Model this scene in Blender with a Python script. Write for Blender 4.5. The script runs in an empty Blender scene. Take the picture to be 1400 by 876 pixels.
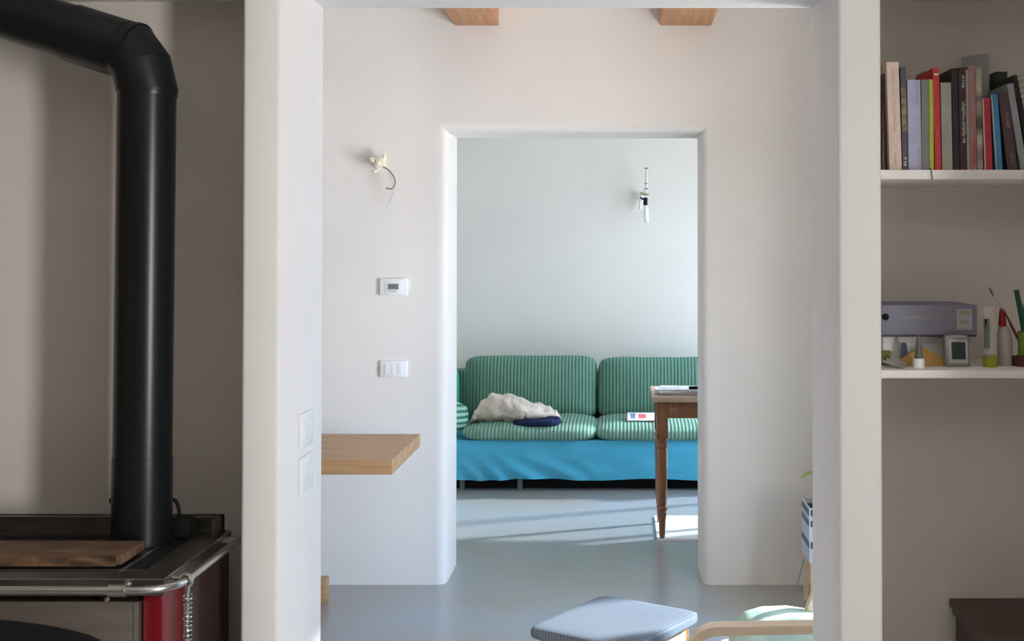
import bpy, bmesh, math, random
from mathutils import Vector, Matrix, noise

random.seed(7)
S = bpy.context.scene
COL = S.collection
R = math.radians

# ------------------------------------------------------------------ camera
F = 1700.0                    # focal length in pixels of the 1400x876 frame
VPX, HOR, EYE, PITCH = 850.0, 335.0, 1.54, R(1.0)
PPY = HOR - F * math.tan(PITCH)
cam_d = bpy.data.cameras.new('camera')
cam = bpy.data.objects.new('camera', cam_d)
COL.objects.link(cam)
cam.location = (0, 0, EYE)
cam.rotation_euler = (R(90) + PITCH, 0, 0)
cam_d.sensor_fit = 'HORIZONTAL'
cam_d.sensor_width = 36.0
cam_d.lens = F / 1400 * 36.0
cam_d.shift_x = -(VPX - 700) / 1400
cam_d.shift_y = (PPY - 438) / 1400
cam_d.clip_start = 0.05
S.camera = cam


def P(x, y, d):
    """pixel -> world point on the frontal plane Y = d"""
    a, b = (x - VPX) / F, -(y - PPY) / F
    vy = math.cos(PITCH) - b * math.sin(PITCH)
    vz = math.sin(PITCH) + b * math.cos(PITCH)
    t = d / vy
    return Vector((a * t, d, EYE + vz * t))


# ------------------------------------------------------------------ light
S.view_settings.view_transform = 'Standard'
S.view_settings.look = 'None'
S.view_settings.exposure = 0.0
S.view_settings.gamma = 1.0
S.view_settings.use_curve_mapping = False
S.cycles.use_denoising = True
S.cycles.max_bounces = 12
S.cycles.diffuse_bounces = 8
S.cycles.sample_clamp_indirect = 6.0

world = bpy.data.worlds.new('sky')
S.world = world
world.use_nodes = True
bg = world.node_tree.nodes['Background']
bg.inputs[0].default_value = (0.72, 0.86, 1.0, 1)
bg.inputs[1].default_value = 1.0

SUN_AZ = Vector((-0.93, -0.36, 0)).normalized()
SUN_EL = R(28)
sd = bpy.data.lights.new('sun', 'SUN')
sd.energy = 15.0
sd.angle = R(3.5)
sd.color = (0.86, 0.97, 1.08)
sun = bpy.data.objects.new('sun', sd)
COL.objects.link(sun)
sdir = Vector((SUN_AZ.x * math.cos(SUN_EL), SUN_AZ.y * math.cos(SUN_EL), -math.sin(SUN_EL)))
sun.rotation_euler = sdir.to_track_quat('-Z', 'Y').to_euler()
sun.location = (6, 8, 6)


def window_light(name, x, y0, y1, z0, z1, power, color, spread=180, tilt=0, yaw=0):
    ld = bpy.data.lights.new(name, 'AREA')
    ld.shape = 'RECTANGLE'
    ld.size = y1 - y0
    ld.size_y = z1 - z0
    ld.energy = power
    ld.color = color
    ld.spread = R(spread)
    o = bpy.data.objects.new(name, ld)
    COL.objects.link(o)
    o.location = (x, (y0 + y1) / 2, (z0 + z1) / 2)
    o.rotation_euler = (R(90 - tilt), 0, R(90 - yaw))
    return o


DAY = (0.86, 0.93, 1.0)
WIN1 = (-0.50, 0.12, 0.55, 2.05)
WIN2 = (3.60, 4.62, 0.10, 1.78)
WIN3 = (6.95, 8.62, 0.10, 2.30)
window_light('daylight_room_front', 2.02, *WIN1, 176, (1.0, 0.985, 0.97))
window_light('skylight_room_middle', 1.98, 3.30, 4.25, 0.1, 2.2, 52, (0.34, 0.77, 1.36), 130, 28, 18)     # blue sky, falling
window_light('groundlight_room_middle', 1.98, 3.30, 4.25, 0.1, 2.0, 76, (1.08, 0.97, 0.87), 140, -42, 38)  # sunlit ground, rising
window_light('skylight_room_back', 1.84, 6.75, 8.4, 0.10, 2.30, 20, (0.46, 0.82, 1.25), 125, 20)
window_light('groundlight_room_back', 1.84, 6.75, 8.4, 0.10, 2.30, 17, (1.10, 0.98, 0.86), 125, -20)

# ------------------------------------------------------------------ materials
MATS = {}


def mat(name, col, rough=0.6, metal=0.0, var=0.0, vscale=8.0, bump=0.0, bscale=60.0,
        stretch=(1, 1, 1), col2=None, spec=0.5, coat=0.0):
    if name in MATS:
        return MATS[name]
    m = bpy.data.materials.new(name)
    m.use_nodes = True
    nt = m.node_tree
    b = nt.nodes['Principled BSDF']
    b.inputs['Base Color'].default_value = (*col, 1)
    b.inputs['Roughness'].default_value = rough
    b.inputs['Metallic'].default_value = metal
    b.inputs['Specular IOR Level'].default_value = spec
    b.inputs['Coat Weight'].default_value = coat
    tc = nt.nodes.new('ShaderNodeTexCoord')
    mp = nt.nodes.new('ShaderNodeMapping')
    mp.inputs['Scale'].default_value = stretch
    nt.links.new(tc.outputs['Object'], mp.inputs['Vector'])
    if var > 0 or col2:
        n = nt.nodes.new('ShaderNodeTexNoise')
        n.inputs['Scale'].default_value = vscale
        n.inputs['Detail'].default_value = 5
        nt.links.new(mp.outputs[0], n.inputs['Vector'])
        r = nt.nodes.new('ShaderNodeValToRGB')
        c2 = col2 if col2 else tuple(min(1, c * (1 + var)) for c in col)
        c1 = col if col2 else tuple(c * (1 - var) for c in col)
        r.color_ramp.elements[0].position = 0.35
        r.color_ramp.elements[1].position = 0.65
        r.color_ramp.elements[0].color = (*c1, 1)
        r.color_ramp.elements[1].color = (*c2, 1)
        nt.links.new(n.outputs['Fac'], r.inputs['Fac'])
        nt.links.new(r.outputs['Color'], b.inputs['Base Color'])
    if bump > 0:
        n2 = nt.nodes.new('ShaderNodeTexNoise')
        n2.inputs['Scale'].default_value = bscale
        n2.inputs['Detail'].default_value = 4
        nt.links.new(mp.outputs[0], n2.inputs['Vector'])
        bp = nt.nodes.new('ShaderNodeBump')
        bp.inputs['Strength'].default_value = bump
        bp.inputs['Distance'].default_value = 0.01
        nt.links.new(n2.outputs['Fac'], bp.inputs['Height'])
        nt.links.new(bp.outputs[0], b.inputs['Normal'])
    MATS[name] = m
    return m


def stripe_mat(name, ca, cb, period, rough=0.9, axis='X', bump=0.5):
    m = bpy.data.materials.new(name)
    m.use_nodes = True
    nt = m.node_tree
    b = nt.nodes['Principled BSDF']
    b.inputs['Roughness'].default_value = rough
    b.inputs['Specular IOR Level'].default_value = 0.15
    tc = nt.nodes.new('ShaderNodeTexCoord')
    w = nt.nodes.new('ShaderNodeTexWave')
    w.wave_type = 'BANDS'
    w.bands_direction = axis
    w.inputs['Scale'].default_value = 2 * math.pi / 20 / period
    w.inputs['Distortion'].default_value = 0.35
    w.inputs['Detail'].default_value = 1.0
    w.inputs['Detail Scale'].default_value = 2.0
    nt.links.new(tc.outputs['Object'], w.inputs['Vector'])
    n = nt.nodes.new('ShaderNodeTexNoise')
    n.inputs['Scale'].default_value = 16
    n.inputs['Detail'].default_value = 3
    nt.links.new(tc.outputs['Object'], n.inputs['Vector'])
    mx = nt.nodes.new('ShaderNodeMath')
    mx.operation = 'MULTIPLY_ADD'
    mx.inputs[1].default_value = 0.75
    nt.links.new(w.outputs['Fac'], mx.inputs[0])
    n_s = nt.nodes.new('ShaderNodeMath')
    n_s.operation = 'MULTIPLY'
    n_s.inputs[1].default_value = 0.3
    nt.links.new(n.outputs['Fac'], n_s.inputs[0])
    nt.links.new(n_s.outputs[0], mx.inputs[2])
    r = nt.nodes.new('ShaderNodeValToRGB')
    r.color_ramp.elements[0].position = 0.15
    r.color_ramp.elements[1].position = 0.85
    r.color_ramp.elements[0].color = (*ca, 1)
    r.color_ramp.elements[1].color = (*cb, 1)
    nt.links.new(mx.outputs[0], r.inputs['Fac'])
    nt.links.new(r.outputs['Color'], b.inputs['Base Color'])
    bp = nt.nodes.new('ShaderNodeBump')
    bp.inputs['Strength'].default_value = bump
    bp.inputs['Distance'].default_value = 0.008
    nt.links.new(w.outputs['Fac'], bp.inputs['Height'])
    nt.links.new(bp.outputs[0], b.inputs['Normal'])
    MATS[name] = m
    return m


def plaid_mat(name, base, light, dark, period, rot):
    m = bpy.data.materials.new(name)
    m.use_nodes = True
    nt = m.node_tree
    b = nt.nodes['Principled BSDF']
    b.inputs['Roughness'].default_value = 0.95
    b.inputs['Specular IOR Level'].default_value = 0.1
    tc = nt.nodes.new('ShaderNodeTexCoord')
    mp = nt.nodes.new('ShaderNodeMapping')
    mp.inputs['Rotation'].default_value = (0, 0, rot)
    nt.links.new(tc.outputs['Object'], mp.inputs['Vector'])
    facs = []
    for ax in ('X', 'Y', 'Z'):
        w = nt.nodes.new('ShaderNodeTexWave')
        w.bands_direction = ax
        w.inputs['Scale'].default_value = 2 * math.pi / 20 / period
        nt.links.new(mp.outputs[0], w.inputs['Vector'])
        p = nt.nodes.new('ShaderNodeMath')
        p.operation = 'POWER'
        p.inputs[1].default_value = 4.0
        nt.links.new(w.outputs['Fac'], p.inputs[0])
        facs.append(p)
    ad = nt.nodes.new('ShaderNodeMath')
    ad.operation = 'MAXIMUM'
    nt.links.new(facs[0].outputs[0], ad.inputs[0])
    nt.links.new(facs[1].outputs[0], ad.inputs[1])
    r = nt.nodes.new('ShaderNodeValToRGB')
    r.color_ramp.elements[0].color = (*dark, 1)
    r.color_ramp.elements[1].color = (*light, 1)
    e = r.color_ramp.elements.new(0.35)
    e.color = (*base, 1)
    nt.links.new(ad.outputs[0], r.inputs['Fac'])
    nt.links.new(r.outputs['Color'], b.inputs['Base Color'])
    MATS[name] = m
    return m


def wood_mat(name, ca, cb, axis=(1, 14, 14), rough=0.5, scale=3.0, coat=0.0):
    return mat(name, ca, rough=rough, col2=cb, vscale=scale, stretch=axis, bump=0.08, bscale=12, coat=coat)


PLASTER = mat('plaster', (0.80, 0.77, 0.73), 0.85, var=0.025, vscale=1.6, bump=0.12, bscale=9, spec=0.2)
DARKPL = mat('bounce_dimming_wall', (0.16, 0.13, 0.105), 0.9)  # unseen front-room walls, darkened to cut bounce light into the niches
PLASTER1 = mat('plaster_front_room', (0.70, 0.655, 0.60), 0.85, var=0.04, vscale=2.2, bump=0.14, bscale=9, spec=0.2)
WHITEP = mat('white_plaster', (0.84, 0.81, 0.79), 0.8, var=0.02, vscale=3, bump=0.10, bscale=14, spec=0.2)
CEIL = mat('ceiling_paint', (0.82, 0.80, 0.77), 0.9, bump=0.1, bscale=20)
FLOORM = mat('resin_floor', (0.350, 0.385, 0.425), 0.22, spec=0.8, col2=(0.350, 0.325, 0.290), vscale=1.1, bump=0.03, bscale=5)
BEAM = wood_mat('beam_oak', (0.42, 0.19, 0.075), (0.56, 0.28, 0.12), axis=(14, 1, 14))
OAK = wood_mat('oak_top', (0.36, 0.195, 0.080), (0.46, 0.265, 0.12), axis=(1, 16, 16), rough=0.42)
OAKD = wood_mat('oak_seam', (0.36, 0.19, 0.08), (0.44, 0.25, 0.11), axis=(1, 16, 16))
BEECH = wood_mat('beech', (0.72, 0.53, 0.36), (0.80, 0.62, 0.44), axis=(2, 20, 20), rough=0.4)
WALNUT = wood_mat('walnut_table', (0.20, 0.070, 0.022), (0.28, 0.11, 0.036), axis=(18, 18, 2), rough=0.35, coat=0.3)
PALEW = wood_mat('worn_table_top', (0.48, 0.33, 0.24), (0.60, 0.45, 0.35), axis=(2, 16, 16), rough=0.4)
STOOLW = wood_mat('stool_pine', (0.55, 0.27, 0.09), (0.68, 0.38, 0.15), axis=(4, 4, 16))
DARKW = wood_mat('dark_chest', (0.050, 0.026, 0.018), (0.075, 0.040, 0.028), axis=(2, 14, 14), rough=0.5)
BOARDW = wood_mat('scorched_board', (0.10, 0.052, 0.028), (0.20, 0.11, 0.06), axis=(2, 14, 14), rough=0.7, scale=4)
CHAR = mat('charred_edge', (0.03, 0.018, 0.012), 0.8, col2=(0.20, 0.11, 0.055), vscale=9, stretch=(2, 3, 6))
WHITE = mat('white_plastic', (0.86, 0.87, 0.88), 0.35)
WHITESH = mat('white_shelf_paint', (0.88, 0.84, 0.80), 0.5)
BLACK = mat('black_enamel', (0.006, 0.008, 0.009), 0.30, spec=0.35)
BLACKM = mat('matt_black', (0.008, 0.008, 0.008), 0.7, spec=0.15)
STEEL = mat('steel', (0.55, 0.53, 0.50), 0.28, metal=1.0, var=0.05, vscale=20)
BRUSH = mat('brushed_steel', (0.30, 0.265, 0.235), 0.42, metal=1.0, var=0.10, vscale=6, stretch=(1, 10, 10))
TOPST = mat('dull_steel_top', (0.19, 0.175, 0.16), 0.40, metal=1.0, var=0.25, vscale=5, stretch=(1, 6, 6))
LEGM = mat('grey_leg', (0.12, 0.12, 0.125), 0.5)
CAST = mat('cast_iron_plate', (0.035, 0.036, 0.040), 0.38, metal=0.6, var=0.3, vscale=7)
RED = mat('red_enamel', (0.155, 0.003, 0.008), 0.32, spec=0.35)
MAROON = mat('shaded_red_enamel', (0.040, 0.022, 0.022), 0.5)  # rear of the red side panel, its shade put into the colour
GLASSB = mat('oven_glass', (0.006, 0.006, 0.007), 0.08)
CREAMC = mat('cream_ceramic', (0.85, 0.78, 0.60), 0.5)
GREYCAB = mat('grey_cable', (0.22, 0.20, 0.18), 0.6)
BULB = mat('frosted_glass', (0.90, 0.92, 0.94), 0.25)
BRASS = mat('brass', (0.55, 0.42, 0.24), 0.35, metal=1.0)
LCD = mat('lcd_green', (0.20, 0.25, 0.22), 0.3)
LCDK = mat('lcd_dark', (0.02, 0.045, 0.035), 0.2)
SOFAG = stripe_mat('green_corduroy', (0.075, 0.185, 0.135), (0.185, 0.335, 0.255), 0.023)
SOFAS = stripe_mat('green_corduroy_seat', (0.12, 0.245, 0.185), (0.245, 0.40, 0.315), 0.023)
PILLOWS = stripe_mat('striped_pillow', (0.02, 0.20, 0.14), (0.45, 0.72, 0.60), 0.035, axis='Z')
TEAL = mat('teal_cover', (0.080, 0.440, 0.660), 0.75, var=0.08, vscale=4, bump=0.25, bscale=14, stretch=(1, 1, 3), spec=0.25)
TEALG = mat('teal_green_velvet', (0.01, 0.33, 0.25), 0.8)
CREAMF = mat('cream_cotton', (0.66, 0.58, 0.50), 0.95, var=0.08, vscale=8, bump=0.5, bscale=30, spec=0.1)
NAVY = mat('navy_denim', (0.016, 0.028, 0.075), 0.9, var=0.25, vscale=40, bump=0.3, bscale=60, spec=0.1)
PLAID = plaid_mat('grey_plaid', (0.175, 0.198, 0.228), (0.205, 0.235, 0.268), (0.120, 0.132, 0.150), 0.0110, R(33))
GREENC = mat('green_canvas', (0.50, 0.65, 0.57), 0.9, var=0.1, vscale=10, bump=0.25, bscale=30, spec=0.1)
LEAF = mat('leaf', (0.38, 0.48, 0.10), 0.5, var=0.2, vscale=30)
PAPERW = mat('white_paper', (0.82, 0.82, 0.82), 0.7)
PAPERG = mat('print_grey', (0.30, 0.33, 0.40), 0.6, col2=(0.75, 0.75, 0.76), vscale=25)
PRINTR = mat('print_red', (0.75, 0.10, 0.13), 0.6)
PRINTB = mat('print_blue_black', (0.05, 0.065, 0.12), 0.6)
PAGES = mat('book_pages', (0.66, 0.60, 0.50), 0.9, bump=0.2, bscale=200, stretch=(8, 1, 1))


# ------------------------------------------------------------------ object helpers
def origin_of(o):
    v = Vector((0, 0, 0))
    while o is not None:
        v = v + o.location
        o = o.parent
    return v


def smooth(me, on=True):
    for p in me.polygons:
        p.use_smooth = on


def mk(name, bm, m, parent=None, sm=False):
    """one mesh object from a bmesh in world coordinates; origin at base centre, or at the parent's origin"""
    bmesh.ops.recalc_face_normals(bm, faces=bm.faces)
    if parent is None:
        xs = [v.co for v in bm.verts]
        org = Vector(((min(v.x for v in xs) + max(v.x for v in xs)) / 2,
                      (min(v.y for v in xs) + max(v.y for v in xs)) / 2, min(v.z for v in xs)))
    else:
        org = origin_of(parent)
    bmesh.ops.translate(bm, verts=bm.verts, vec=-org)
    me = bpy.data.meshes.new(name)
    bm.to_mesh(me)
    bm.free()
    me.materials.append(m)
    if sm:
        smooth(me)
        try:
            me.set_sharp_from_angle(angle=R(38))
        except Exception:
            pass
    o = bpy.data.objects.new(name, me)
    COL.objects.link(o)
    if parent is None:
        o.location = org
    else:
        o.parent = parent
    return o


def thing(name, loc, label, cat, group=None):
    o = bpy.data.objects.new(name, None)
    o.empty_display_size = 0.05
    COL.objects.link(o)
    o.location = loc
    return tag(o, label, cat, group)


def tag(o, label, cat=None, group=None, kind=None):
    o['label'] = label
    if cat:
        o['category'] = cat
    if group:
        o['group'] = group
    if kind:
        o['kind'] = kind
    return o


def struct(o, label=None):
    o['kind'] = 'structure'
    if label:
        o['label'] = label
    return o


def add_box(bm, x0, x1, y0, y1, z0, z1, mtx=None):
    vs = [bm.verts.new((x, y, z)) for x in (x0, x1) for y in (y0, y1) for z in (z0, z1)]
    if mtx is not None:
        for v in vs:
            v.co = mtx @ v.co
    for f in ((0, 1, 3, 2), (4, 6, 7, 5), (0, 4, 5, 1), (2, 3, 7, 6), (0, 2, 6, 4), (1, 5, 7, 3)):
        bm.faces.new([vs[i] for i in f])
    return vs


def box(name, x0, x1, y0, y1, z0, z1, m, parent=None, bev=0.0, seg=2, mtx=None):
    bm = bmesh.new()
    add_box(bm, min(x0, x1), max(x0, x1), min(y0, y1), max(y0, y1), min(z0, z1), max(z0, z1))
    if bev > 0:
        bmesh.ops.recalc_face_normals(bm, faces=bm.faces)
        bmesh.ops.bevel(bm, geom=list(bm.edges), offset=bev, segments=seg, affect='EDGES', profile=0.5)
    if mtx is not None:
        bmesh.ops.transform(bm, matrix=mtx, verts=bm.verts)
    return mk(name, bm, m, parent, sm=bev > 0)


def add_tube(bm, pts, rad, seg=12, cap=True):
    pts = [Vector(p) for p in pts]
    n = len(pts)
    rr = rad if isinstance(rad, (list, tuple)) else [rad] * n
    tang = []
    for i in range(n):
        a = pts[max(0, i - 1)]
        b = pts[min(n - 1, i + 1)]
        tang.append((b - a).normalized())
    up = Vector((0, 0, 1)) if abs(tang[0].z) < 0.9 else Vector((1, 0, 0))
    u = tang[0].cross(up).normalized()
    rings = []
    for i in range(n):
        t = tang[i]
        u = (u - t * u.dot(t)).normalized()
        w = t.cross(u)
        rings.append([bm.verts.new(pts[i] + (u * math.cos(2 * math.pi * k / seg) + w * math.sin(2 * math.pi * k / seg)) * rr[i])
                      for k in range(seg)])
    for i in range(n - 1):
        for k in range(seg):
            bm.faces.new((rings[i][k], rings[i][(k + 1) % seg], rings[i + 1][(k + 1) % seg], rings[i + 1][k]))
    if cap:
        bm.faces.new(rings[0][::-1])
        bm.faces.new(rings[-1])


def tube(name, pts, rad, m, parent=None, seg=12):
    bm = bmesh.new()
    add_tube(bm, pts, rad, seg)
    return mk(name, bm, m, parent, sm=True)


def lathe(name, prof, c, m, parent=None, seg=20, mtx=None):
    """prof: (radius, z) pairs from bottom to top around centre c"""
    bm = bmesh.new()
    c = Vector(c)
    rings = [[bm.verts.new(c + Vector((r * math.cos(2 * math.pi * k / seg), r * math.sin(2 * math.pi * k / seg), z)))
              for k in range(seg)] for r, z in prof]
    for i in range(len(rings) - 1):
        for k in range(seg):
            bm.faces.new((rings[i][k], rings[i][(k + 1) % seg], rings[i + 1][(k + 1) % seg], rings[i + 1][k]))
    bm.faces.new(rings[0][::-1])
    bm.faces.new(rings[-1])
    if mtx is not None:
        bmesh.ops.transform(bm, matrix=mtx, verts=bm.verts)
    return mk(name, bm, m, parent, sm=True)


def puff(name, c, size, m, parent=None, e1=7.0, e2=2.6, cuts=12, nz=0.0, nscale=6.0, mtx=None, seed=0.0):
    """soft cushion: square plan, rounded profile (thin axis = local z), then optional matrix"""
    bm = bmesh.new()
    bmesh.ops.create_cube(bm, size=2.0)
    bmesh.ops.subdivide_edges(bm, edges=list(bm.edges), cuts=cuts, use_grid_fill=True)
    h = Vector(size) / 2
    for v in bm.verts:
        x, y, z = abs(v.co.x), abs(v.co.y), abs(v.co.z)
        q = ((x ** e1 + y ** e1) ** (e2 / e1) + z ** e2) ** (1 / e2)
        p = v.co / q
        p = Vector((p.x * h.x, p.y * h.y, p.z * h.z))
        if nz:
            p += p.normalized() * nz * noise.noise(Vector((p.x, p.y, p.z)) * nscale + Vector((seed, seed * 2, 0)))
        v.co = p
    T = Matrix.Translation(Vector(c))
    if mtx is not None:
        T = T @ mtx
    bmesh.ops.transform(bm, matrix=T, verts=bm.verts)
    return mk(name, bm, m, parent, sm=True)


def plane_poly(name, pts, m, parent=None, thick=None):
    """flat polygon, optionally thickened along its normal"""
    bm = bmesh.new()
    f = bm.faces.new([bm.verts.new(p) for p in pts])
    if thick:
        bm.normal_update()
        n = f.normal.copy()
        g = bmesh.ops.extrude_face_region(bm, geom=[f])
        bmesh.ops.translate(bm, vec=n * thick, verts=[e for e in g['geom'] if isinstance(e, bmesh.types.BMVert)])
    return mk(name, bm, m, parent)


# ------------------------------------------------------------------ setting
Y1F, Y1N, Y1B = 2.83, 3.15, 3.24            # portal front, niche back wall, back of partition
Y2F, Y2B = 5.667, 6.07                      # second wall
Y3 = 8.80                                   # far wall
XL, XR = -3.0, 1.35
PLX0, PLX1 = -0.865, -0.778
PRX0, PRX1 = 0.494, 0.592
SOF = 2.158
CEIL2 = 2.70

struct(box('floor', -3.3, 2.4, -2.8, 9.1, -0.12, 0.0, FLOORM), 'pale grey polished resin floor')
struct(box('ceiling', -3.3, 2.4, -2.8, 9.1, CEIL2, CEIL2 + 0.15, CEIL))

# partition with the open portal
struct(box('wall_pillar_left', PLX0, PLX1, Y1F, Y1B, 0, SOF + 0.02, WHITEP, bev=0.010, seg=3), 'white plastered pillar left of the portal')
struct(box('wall_pillar_right', PRX0, PRX1, Y1F, Y1B, 0, SOF + 0.02, WHITEP, bev=0.010, seg=3), 'white plastered pillar right of the portal')
struct(box('wall_lintel', -3.1, 2.2, Y1F, Y1B, SOF, CEIL2, WHITEP, bev=0.008, seg=2), 'white lintel over portal and niches')
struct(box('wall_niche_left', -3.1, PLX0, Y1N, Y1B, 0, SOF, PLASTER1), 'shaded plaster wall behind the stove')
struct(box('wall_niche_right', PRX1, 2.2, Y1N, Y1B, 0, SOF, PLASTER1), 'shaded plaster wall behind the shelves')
struct(box('wall_niche_side', 1.20, 1.32, 1.70, Y1N, 0, CEIL2, PLASTER1, bev=0.01))  # unseen; shaped to keep the window light off the shelf niche


def wall_with_hole(name, x0, x1, y0, y1, win, m, lo=0.0):
    bm = bmesh.new()
    wy0, wy1, wz0, wz1 = win
    add_box(bm, x0, x1, y0, wy0, lo, CEIL2)
    add_box(bm, x0, x1, wy1, y1, lo, CEIL2)
    if wz0 > lo:
        add_box(bm, x0, x1, wy0, wy1, lo, wz0)
    add_box(bm, x0, x1, wy0, wy1, wz1, CEIL2)
    return struct(mk(name, bm, m))


wall_with_hole('wall_right_front', 1.90, 2.0, -2.6, Y1N, WIN1, DARKPL)
wall_with_hole('wall_right_middle', XR, XR + 0.1, Y1B, Y2F, WIN2, PLASTER)
wall_with_hole('wall_right_back', XR, XR + 0.1, Y2B, Y3, WIN3, PLASTER)
struct(box('wall_left_front', -2.7, -2.55, -2.6, Y1N, 0, CEIL2, DARKPL))
struct(box('wall_rear', -2.7, 2.0, -2.75, -2.6, 0, CEIL2, DARKPL))
struct(box('wall_left_middle', XL - 0.12, XL, Y1B, Y2F, 0, CEIL2, PLASTER))
struct(box('wall_left_back', -2.6, -2.45, Y2B, Y3, 0, CEIL2, PLASTER))
struct(box('wall_far', -2.6, XR + 0.1, Y3, Y3 + 0.15, 0, CEIL2, PLASTER), 'pale plaster wall behind the sofa')


def window_frame(name, x, win, mull):
    y0, y1, z0, z1 = win
    o = bpy.data.objects.new(name, None)
    COL.objects.link(o)
    o.location = (x, (y0 + y1) / 2, z0)
    o['kind'] = 'structure'
    w = 0.045
    bm = bmesh.new()
    add_box(bm, x, x + 0.06, y0, y0 + w, z0, z1)
    add_box(bm, x, x + 0.06, y1 - w, y1, z0, z1)
    add_box(bm, x, x + 0.06, y0 + w, y1 - w, z0, z0 + w)
    add_box(bm, x, x + 0.06, y0 + w, y1 - w, z1 - w, z1)
    mk('window_frame', bm, WHITE, o)
    for k in range(1, mull + 1):
        yy = y0 + (y1 - y0) * k / (mull + 1)
        box('mullion', x, x + 0.05, yy - 0.025, yy + 0.025, z0 + w, z1 - w, WHITE, o)


window_frame('window_1', 1.92, WIN1, 0)
window_frame('window_2', XR + 0.02, WIN2, 1)
box('light_block_shutter', 1.10, XR - 0.01, WIN2[1] + 0.01, WIN2[1] + 0.045, WIN2[2], WIN2[3], WHITEP, bpy.data.objects['window_2'], bev=0.004)  # unseen leaf, added to darken the right part of the middle wall
window_frame('window_3', XR + 0.02, WIN3, 1)

# unseen sheer blind, added outside the back room window to weaken the sun
def sheer_mat():
    m = bpy.data.materials.new('sheer_voile')
    m.use_nodes = True
    nt = m.node_tree
    nt.nodes.clear()
    out = nt.nodes.new('ShaderNodeOutputMaterial')
    tr = nt.nodes.new('ShaderNodeBsdfTransparent')
    tl = nt.nodes.new('ShaderNodeBsdfTranslucent')
    tl.inputs[0].default_value = (0.85, 0.85, 0.84, 1)
    mx = nt.nodes.new('ShaderNodeMixShader')
    mx.inputs[0].default_value = 0.55
    nt.links.new(tr.outputs[0], mx.inputs[1])
    nt.links.new(tl.outputs[0], mx.inputs[2])
    nt.links.new(mx.outputs[0], out.inputs[0])
    return m


bm = bmesh.new()
prev = None
for k in range(121):
    yv = 6.9 + 2.2 * k / 120
    xv = 2.30 + 0.012 * math.sin(k * 0.9)
    cur = (bm.verts.new((xv, yv, 0.02)), bm.verts.new((xv, yv, 3.3)))
    if prev:
        bm.faces.new((prev[0], cur[0], cur[1], prev[1]))
    prev = cur
o = mk('added_sun_blind', bm, sheer_mat(), None, sm=True)
tag(o, 'unseen white sheer blind added outside the sofa window to weaken the sun', 'blind')

# second wall with the thick rounded doorway
DX0, DX1, DZ = P(626, 480, Y2B).x, P(953, 480, Y2B).x, P(790, 190, Y2B).z
bm = bmesh.new()
poly = [(XL - 0.1, 0), (DX0, 0), (DX0, DZ), (DX1, DZ), (DX1, 0), (XR + 0.1, 0), (XR + 0.1, CEIL2), (XL - 0.1, CEIL2)]
f = bm.faces.new([bm.verts.new((x, Y2F, z)) for x, z in poly])
g = bmesh.ops.extrude_face_region(bm, geom=[f])
bmesh.ops.translate(bm, vec=(0, Y2B - Y2F, 0), verts=[e for e in g['geom'] if isinstance(e, bmesh.types.BMVert)])
bmesh.ops.recalc_face_normals(bm, faces=bm.faces)
ed = []
for e in bm.edges:
    a, b = e.verts[0].co, e.verts[1].co
    if abs(a.y - b.y) > 1e-4:
        continue
    ins = [abs(v.x - DX0) < 1e-3 or abs(v.x - DX1) < 1e-3 for v in (a, b)]
    if all(ins) and (abs(a.x - b.x) < 1e-4 or abs(a.z - DZ) < 1e-3 and abs(b.z - DZ) < 1e-3):
        ed.append(e)
bmesh.ops.bevel(bm, geom=ed, offset=0.045, segments=6, affect='EDGES', profile=0.5)
bmesh.ops.triangulate(bm, faces=[f for f in bm.faces if len(f.verts) > 4])
wm = mk('wall_middle', bm, PLASTER, sm=True)
struct(wm, 'pale plaster wall with deep rounded doorway')

# ceiling beams
for k, (xa, xb) in enumerate(((622, 682), (902, 973))):
    a, b = P(xa, 35, Y2F), P(xb, 35, Y2F)
    o = box('ceiling_beam', a.x, b.x, Y1B, Y2F, a.z, CEIL2, BEAM, bev=0.006)
    tag(o, ('oak ceiling beam over the doorway side with the thermostat', 'oak ceiling beam over the doorway side nearer the plant stand')[k], 'beam', 'oak ceiling beams')

# ------------------------------------------------------------------ front left: stove and flue
ST = thing('wood_stove', (-1.35, 2.78, 0), 'red and steel wood-burning cooker standing in left niche', 'stove')
SX0, SX1, SYF, SYB, SZ = -1.80, -0.937, 2.55, 2.985, 0.86
box('body', SX0 + 0.03, SX1 - 0.012, SYF + 0.03, SYB, 0.06, SZ - 0.05, BLACKM, ST)
box('base_plinth', SX0 + 0.05, SX1 - 0.03, SYF + 0.06, SYB - 0.02, 0.0, 0.06, BLACKM, ST)
box('corner_post', SX1 - 0.040, SX1, SYF, SYF + 0.135, 0.06, SZ - 0.035, RED, ST, bev=0.004)
box('corner_post', SX0, SX0 + 0.04, SYF, SYF + 0.135, 0.06, SZ - 0.035, RED, ST, bev=0.004)
box('side_panel', SX1 - 0.012, SX1 - 0.001, SYF + 0.135, SYB, 0.06, SZ - 0.035, MAROON, ST, bev=0.002)
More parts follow.
